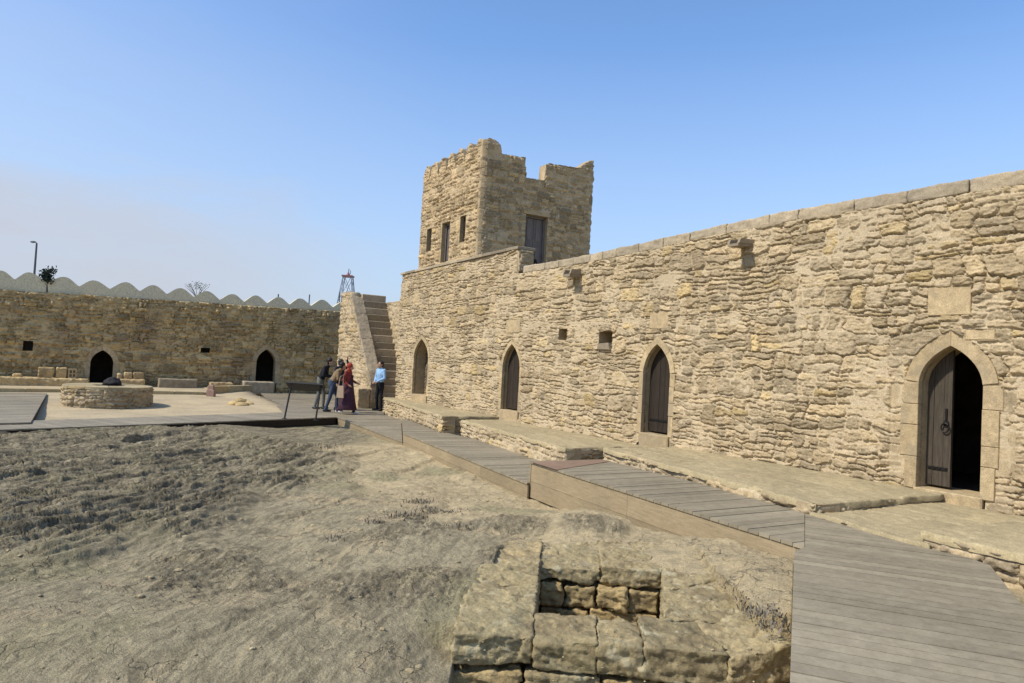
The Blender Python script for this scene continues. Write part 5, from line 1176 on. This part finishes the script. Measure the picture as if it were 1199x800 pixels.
# ------------------------------------------------------------------ beyond and on top of the far wall
lp0 = aty(38.5, 345, 60); lp1 = aty(43, 285, 60)
lamp = tag(empty('street_lamp', (lp0[0], 60, 0)), 'thin grey street lamp rising behind the far wall at the left', 'street lamp')
q = MB(); q.tube([(lp1[0], 60, 0), (lp1[0], 60, 5), (lp1[0], 60, lp1[2])], [.11, .10, .07], 8); q.build('pole', LAMPG, lamp)
q = MB(); q.tube([(lp1[0], 60, lp1[2]), (lp1[0] - .12, 60, lp1[2] + .12), (lp1[0] - .35, 60, lp1[2] + .15)], .04, 6); q.ell((lp1[0] - .32, 60, lp1[2] + .10), (.24, .13, .09)); q.build('lamp_head', LAMPG, lamp)
LEAFM = plain('dark_leaf', (.022, .035, .022), .6, .5, 6); TWIG = plain('bare_twig', (.09, .075, .06), .85, .2, 20); LEAFG = plain('dusty_leaf', (.06, .075, .035), .7, .4, 9)
def leafcloud(name, ce, r, n, size, mat, parent, seed, clumps=8):
    rr = np.random.RandomState(seed); cc = rr.normal(size=(clumps, 3)); cc /= np.linalg.norm(cc, axis=1, keepdims=True); cc *= rr.uniform(.2, .85, (clumps, 1))
    P = cc[rr.randint(clumps, size=n)] + rr.normal(size=(n, 3)) * .23; P = P * np.array(r) + np.array(ce)
    a = rr.normal(size=(n, 3)); a /= np.linalg.norm(a, axis=1, keepdims=True); b = np.cross(a, rr.normal(size=(n, 3))); b /= np.linalg.norm(b, axis=1, keepdims=True)
    s = size * rr.uniform(.6, 1.3, (n, 1)); V = np.stack([P - a * s, P + b * s * .5, P + a * s, P - b * s * .5], 1).reshape(-1, 3)
    return mesh_np(name, V, np.arange(n * 4).reshape(-1, 4), mat, parent, False)
tb = aty(55, 343, 0.1 + atplane(55, 343, K0 + XN * .05, XN)[1]); tcn = aty(53.5, 322, tb[1])
tr_ = tag(empty('evergreen_tree', tb), 'small dark evergreen tree rising above the far wall beside the lamp', 'tree')
q = MB(); q.tube([tb, (tb[0] - .02, tb[1], tb[2] + .3), tcn], [.035, .03, .012], 7); q.tube([(tb[0] - .02, tb[1], tb[2] + .35), (tb[0] + .2, tb[1], tb[2] + .6)], [.02, .008], 5); q.build('trunk', TWIG, tr_)
leafcloud('crown', (tcn[0] + .02, tcn[1], tcn[2]), (.33, .3, .34), 900, .055, LEAFM, tr_, 4, 10)
sb = atplane(231, 350, K0 + XN * -.2, XN); tr2 = tag(empty('bare_shrub', sb), 'thin half bare shrub growing on top of the far wall', 'shrub')
q = MB(); rr = random.Random(6)
for k in range(14):
    a = rr.uniform(-1, 1); L = rr.uniform(.35, .75); q.tube([sb, sb + np.array([a * .25, .03 * a, L * .55]), sb + np.array([a * .6 + rr.uniform(-.1, .1), rr.uniform(-.1, .1), L])], [.012, .009, .004], 5)
q.build('branches', TWIG, tr2); leafcloud('leaves', sb + np.array([0, 0, .55]), (.5, .15, .22), 120, .035, LEAFG, tr2, 9, 9)
DY = 70.0; d0 = aty(406, 342, DY); d1 = aty(407.5, 324.5, DY); d2 = aty(408.5, 315.5, DY); hb = 7.0 / FPX * DY; ht = 4.8 / FPX * DY
dr = tag(empty('lattice_tower', (d0[0], DY, 0)), 'thin blue grey lattice tower with a red platform behind the staircase', 'lattice tower')
zl = [0, 2, 4, 5.6, 7, d1[2]]; q = MB()
def hw_(z): return hb + (ht - hb) * (z - d0[2]) / (d1[2] - d0[2])
for sx_1, sy_1 in ((-1, -1), (1, -1), (1, 1), (-1, 1)):
    q.tube([(d1[0] + sx_1 * hw_(0), DY + sy_1 * hw_(0), 0), (d1[0] + sx_1 * ht, DY + sy_1 * ht, d1[2])], .05, 5)
for za, zb_ in zip(zl[:-1], zl[1:]):
    cn = [(-1, -1), (1, -1), (1, 1), (-1, 1)]
    for i in range(4):
        (ax, ay), (bx_, by_) = cn[i], cn[(i + 1) % 4]; A_, B_ = hw_(za), hw_(zb_)
        q.tube([(d1[0] + ax * A_, DY + ay * A_, za), (d1[0] + bx_ * B_, DY + by_ * B_, zb_)], .03, 4); q.tube([(d1[0] + bx_ * A_, DY + by_ * A_, za), (d1[0] + ax * B_, DY + ay * B_, zb_)], .03, 4); q.tube([(d1[0] + ax * B_, DY + ay * B_, zb_), (d1[0] + bx_ * B_, DY + by_ * B_, zb_)], .03, 4)
q.build('lattice_frame', STEEL, dr)
q = MB(); q.box(d1[0] - ht * 1.3, d1[0] + ht * 1.3, DY - ht * 1.3, DY + ht * 1.3, d1[2], d1[2] + .14); q.lathe([(ht * .6, .14), (.06, .45)], (d1[0], DY, d1[2]), 8); q.build('red_platform', REDST, dr)
q = MB(); q.tube([(d1[0], DY, d1[2] + .3), (d2[0], DY, d2[2] + .05)], .05, 5); q.tube([(d1[0] + .2, DY, d1[2] + .3), (d1[0] + .2, DY, d2[2] - .1)], .04, 5); q.build('mast', STEEL, dr)
for x, y0, y1, lab in ((325, 362, 344.5, 'thin pole on the far wall between two scallops, leftmost of three'), (361.5, 364, 345, 'thin pole on the far wall, middle of three'), (397, 364, 342, 'thin pole on the far wall next to the staircase parapet')):
    a = atplane(x, y0, K0 + XN * -.45, XN); b = aty(x + 1, y1, a[1]); q = MB(); q.tube([(b[0], a[1], a[2] - .3), b], .03, 6); tag(q.build('wall_pole', LAMPG), lab, 'pole', 'thin poles on the far wall')

# ------------------------------------------------------------------ loose pebbles and weeds on the ground
def ground_z(x, y): return float(terr_z(np.array([x]), np.array([y]))[0])
rs = np.random.RandomState(12); n = 1000
rr_ = 2.8 + rs.rand(n) ** 1.4 * 14; aa = np.radians(rs.uniform(-40, 22, n)); px, py = rr_ * np.sin(aa), rr_ * np.cos(aa)
dws = (px - W0[0]) * WN[0] + (py - W0[1]) * WN[1]; dbs = (px - bwA[0]) * nb[0] + (py - bwA[1]) * nb[1]
ok = (dws > 3.6) & (dbs < -.6) & ~inpoly(px, py, [tuple(p) for p in pit_o]); px, py = px[ok], py[ok]; pz = terr_z(px, py)
bm = bmesh.new(); bmesh.ops.create_icosphere(bm, subdivisions=2, radius=1); bv = np.array([v.co[:] for v in bm.verts]); bf = np.array([[v.index for v in f.verts] for f in bm.faces]); bm.free()
Vs, Fs, As = [], [], []
for i in range(len(px)):
    s = .003 + .022 * rs.rand() ** 9 + .003 * rs.rand(); q_ = bv * (1 + .5 * fbm3(bv, 1.3, i, 2))[:, None] * s * np.array([1 + .6 * rs.rand(), 1, .65]); c_, s_ = math.cos(i), math.sin(i)
    q_ = np.column_stack([q_[:, 0] * c_ - q_[:, 1] * s_, q_[:, 0] * s_ + q_[:, 1] * c_, q_[:, 2]]) + [px[i], py[i], pz[i] + s * .25]
    Fs.append(bf + len(Vs) * len(bv)); Vs.append(q_); As.append(np.tile([rs.rand(), rs.rand() * .85, 0, 1], (len(bv), 1)))
tag(mesh_np('pebbles', np.vstack(Vs), np.zeros((0, 4)), PAVE, None, False, {'st': np.vstack(As)}, np.vstack(Fs)), 'small pebbles and stone chips scattered over the sandy ground', 'pebbles', None, 'stuff')
DRYG = plain('dry_weed', (.17, .145, .105), .85, .45, 7)
def weeds(spots, seed):
    r = np.random.RandomState(seed); V = []; F = []
    for x, y, rad_, n_, hh in spots:
        p = atz(x, y, -.1); 
        for _ in range(2):
            zc = ground_z(p[0], p[1]); p = atz(x, y, zc)
        for _ in range(n_):
            ox, oy = r.normal(size=2) * rad_; bx_, by_ = p[0] + ox, p[1] + oy; bz_ = ground_z(bx_, by_) - .005; L = hh * r.uniform(.4, 1.2); an = r.uniform(0, 6.28); ln = r.uniform(.2, .9) * L
            dx_, dy_ = math.cos(an), math.sin(an); w_ = r.uniform(.003, .007); b = len(V)
            V += [(bx_ - dy_ * w_, by_ + dx_ * w_, bz_), (bx_ + dy_ * w_, by_ - dx_ * w_, bz_), (bx_ + dx_ * ln * .5 + dy_ * w_, by_ + dy_ * ln * .5 - dx_ * w_, bz_ + L * .6), (bx_ + dx_ * ln * .5 - dy_ * w_, by_ + dy_ * ln * .5 + dx_ * w_, bz_ + L * .6), (bx_ + dx_ * ln, by_ + dy_ * ln, bz_ + L * .85)]
            F.append((b, b + 1, b + 2, b + 3)); F.append((b + 3, b + 2, b + 4, b + 4))
    F4 = [f for f in F if f[2] != f[3]]; F3 = [f[:3] for f in F if f[2] == f[3]]
    return mesh_np('weeds', np.array(V), F4, DRYG, None, False, None, F3)
tag(weeds([(507, 512, .16, 260, .16), (515, 520, .14, 160, .12), (492, 588, .10, 120, .06), (478, 605, .12, 140, .06), (505, 600, .12, 120, .05), (440, 612, .05, 60, .05), (410, 563, .08, 60, .05), (893, 716, .06, 120, .04), (884, 700, .05, 60, .035), (903, 733, .045, 60, .035), (530, 600, .10, 90, .05), (390, 632, .05, 40, .05), (540, 618, .1, 80, .05), (380, 520, .2, 90, .08), (330, 560, .2, 80, .06)], 5), 'low dry grey green weeds tufted over the sandy ground', 'weeds', None, 'stuff')

#@@TAIL
# ------------------------------------------------------------------ light, sky, view
SUN_AZ = math.atan2(-.92, -.40); SUN_EL = math.radians(47)
sv = Vector((math.sin(SUN_AZ) * math.cos(SUN_EL), math.cos(SUN_AZ) * math.cos(SUN_EL), math.sin(SUN_EL)))
sl = bpy.data.lights.new('sun', 'SUN'); sl.energy = 3.3; sl.angle = math.radians(2.5); sl.color = (1, .93, .82)
so = bpy.data.objects.new('sun', sl); COL.objects.link(so); so.rotation_euler = sv.to_track_quat('Z', 'Y').to_euler(); so.location = (0, 0, 30)
w = bpy.data.worlds.new('World'); SC.world = w; w.use_nodes = True; t = w.node_tree; t.nodes.clear()
o = t.nodes.new('ShaderNodeOutputWorld'); bg = t.nodes.new('ShaderNodeBackground'); bg.inputs[1].default_value = .15; t.links.new(bg.outputs[0], o.inputs[0])
sky = t.nodes.new('ShaderNodeTexSky'); sky.sky_type = 'NISHITA'; sky.sun_disc = False; sky.sun_elevation = SUN_EL; sky.sun_rotation = SUN_AZ; sky.air_density = 1.0; sky.dust_density = .6; sky.ozone_density = 2.2; sky.altitude = 50
tc = N(t, 'ShaderNodeTexCoord'); g = tc.outputs['Generated']; sx_ = N(t, 'ShaderNodeSeparateXYZ'); t.links.new(g, sx_.inputs[0])
nz = noise(t, g, 2.2, 6, .55, (1, 1, 3.5)); nz2 = noise(t, g, 5, 6, .6, (1, 1, 5))
tint = mixc(t, 1.0, sky.outputs[0], (.82, .97, 1.12), 'MULTIPLY'); hz = maprange(t, sx_.outputs[2], .0, .42, .9, 0)
tint = mixc(t, hz, tint, (2.45, 2.9, 3.65))
low = maprange(t, sx_.outputs[2], .06, .34, 1, 0); left = maprange(t, sx_.outputs[0], -.62, -.05, 1, .25)
ze = mth(t, 'ADD', sx_.outputs[2], mth(t, 'MULTIPLY', mth(t, 'SUBTRACT', mth(t, 'ADD', mth(t, 'MULTIPLY', nz, .7), mth(t, 'MULTIPLY', nz2, .3)), .5), .34))
low = maprange(t, ze, .13, .24, 1, 0); low.node.interpolation_type = 'SMOOTHSTEP'; left = maprange(t, sx_.outputs[0], -.48, -.06, 1, .0); left.node.interpolation_type = 'SMOOTHSTEP'
veil = mth(t, 'MULTIPLY', maprange(t, sx_.outputs[0], -.75, -.1, .38, 0), maprange(t, nz, .35, .65, .5, 1))
cl = mth(t, 'MAXIMUM', mth(t, 'MULTIPLY', mth(t, 'MULTIPLY', low, left), maprange(t, nz2, .3, .7, .7, .98)), veil)
col = mixc(t, cl, tint, (2.8, 2.95, 3.35)); t.links.new(col, bg.inputs[0])
SC.view_settings.view_transform = 'Standard'; SC.view_settings.look = 'None'; SC.view_settings.exposure = .48; SC.view_settings.gamma = 1; SC.view_settings.use_curve_mapping = False
SC.cycles.max_bounces = 6; SC.cycles.use_denoising = True
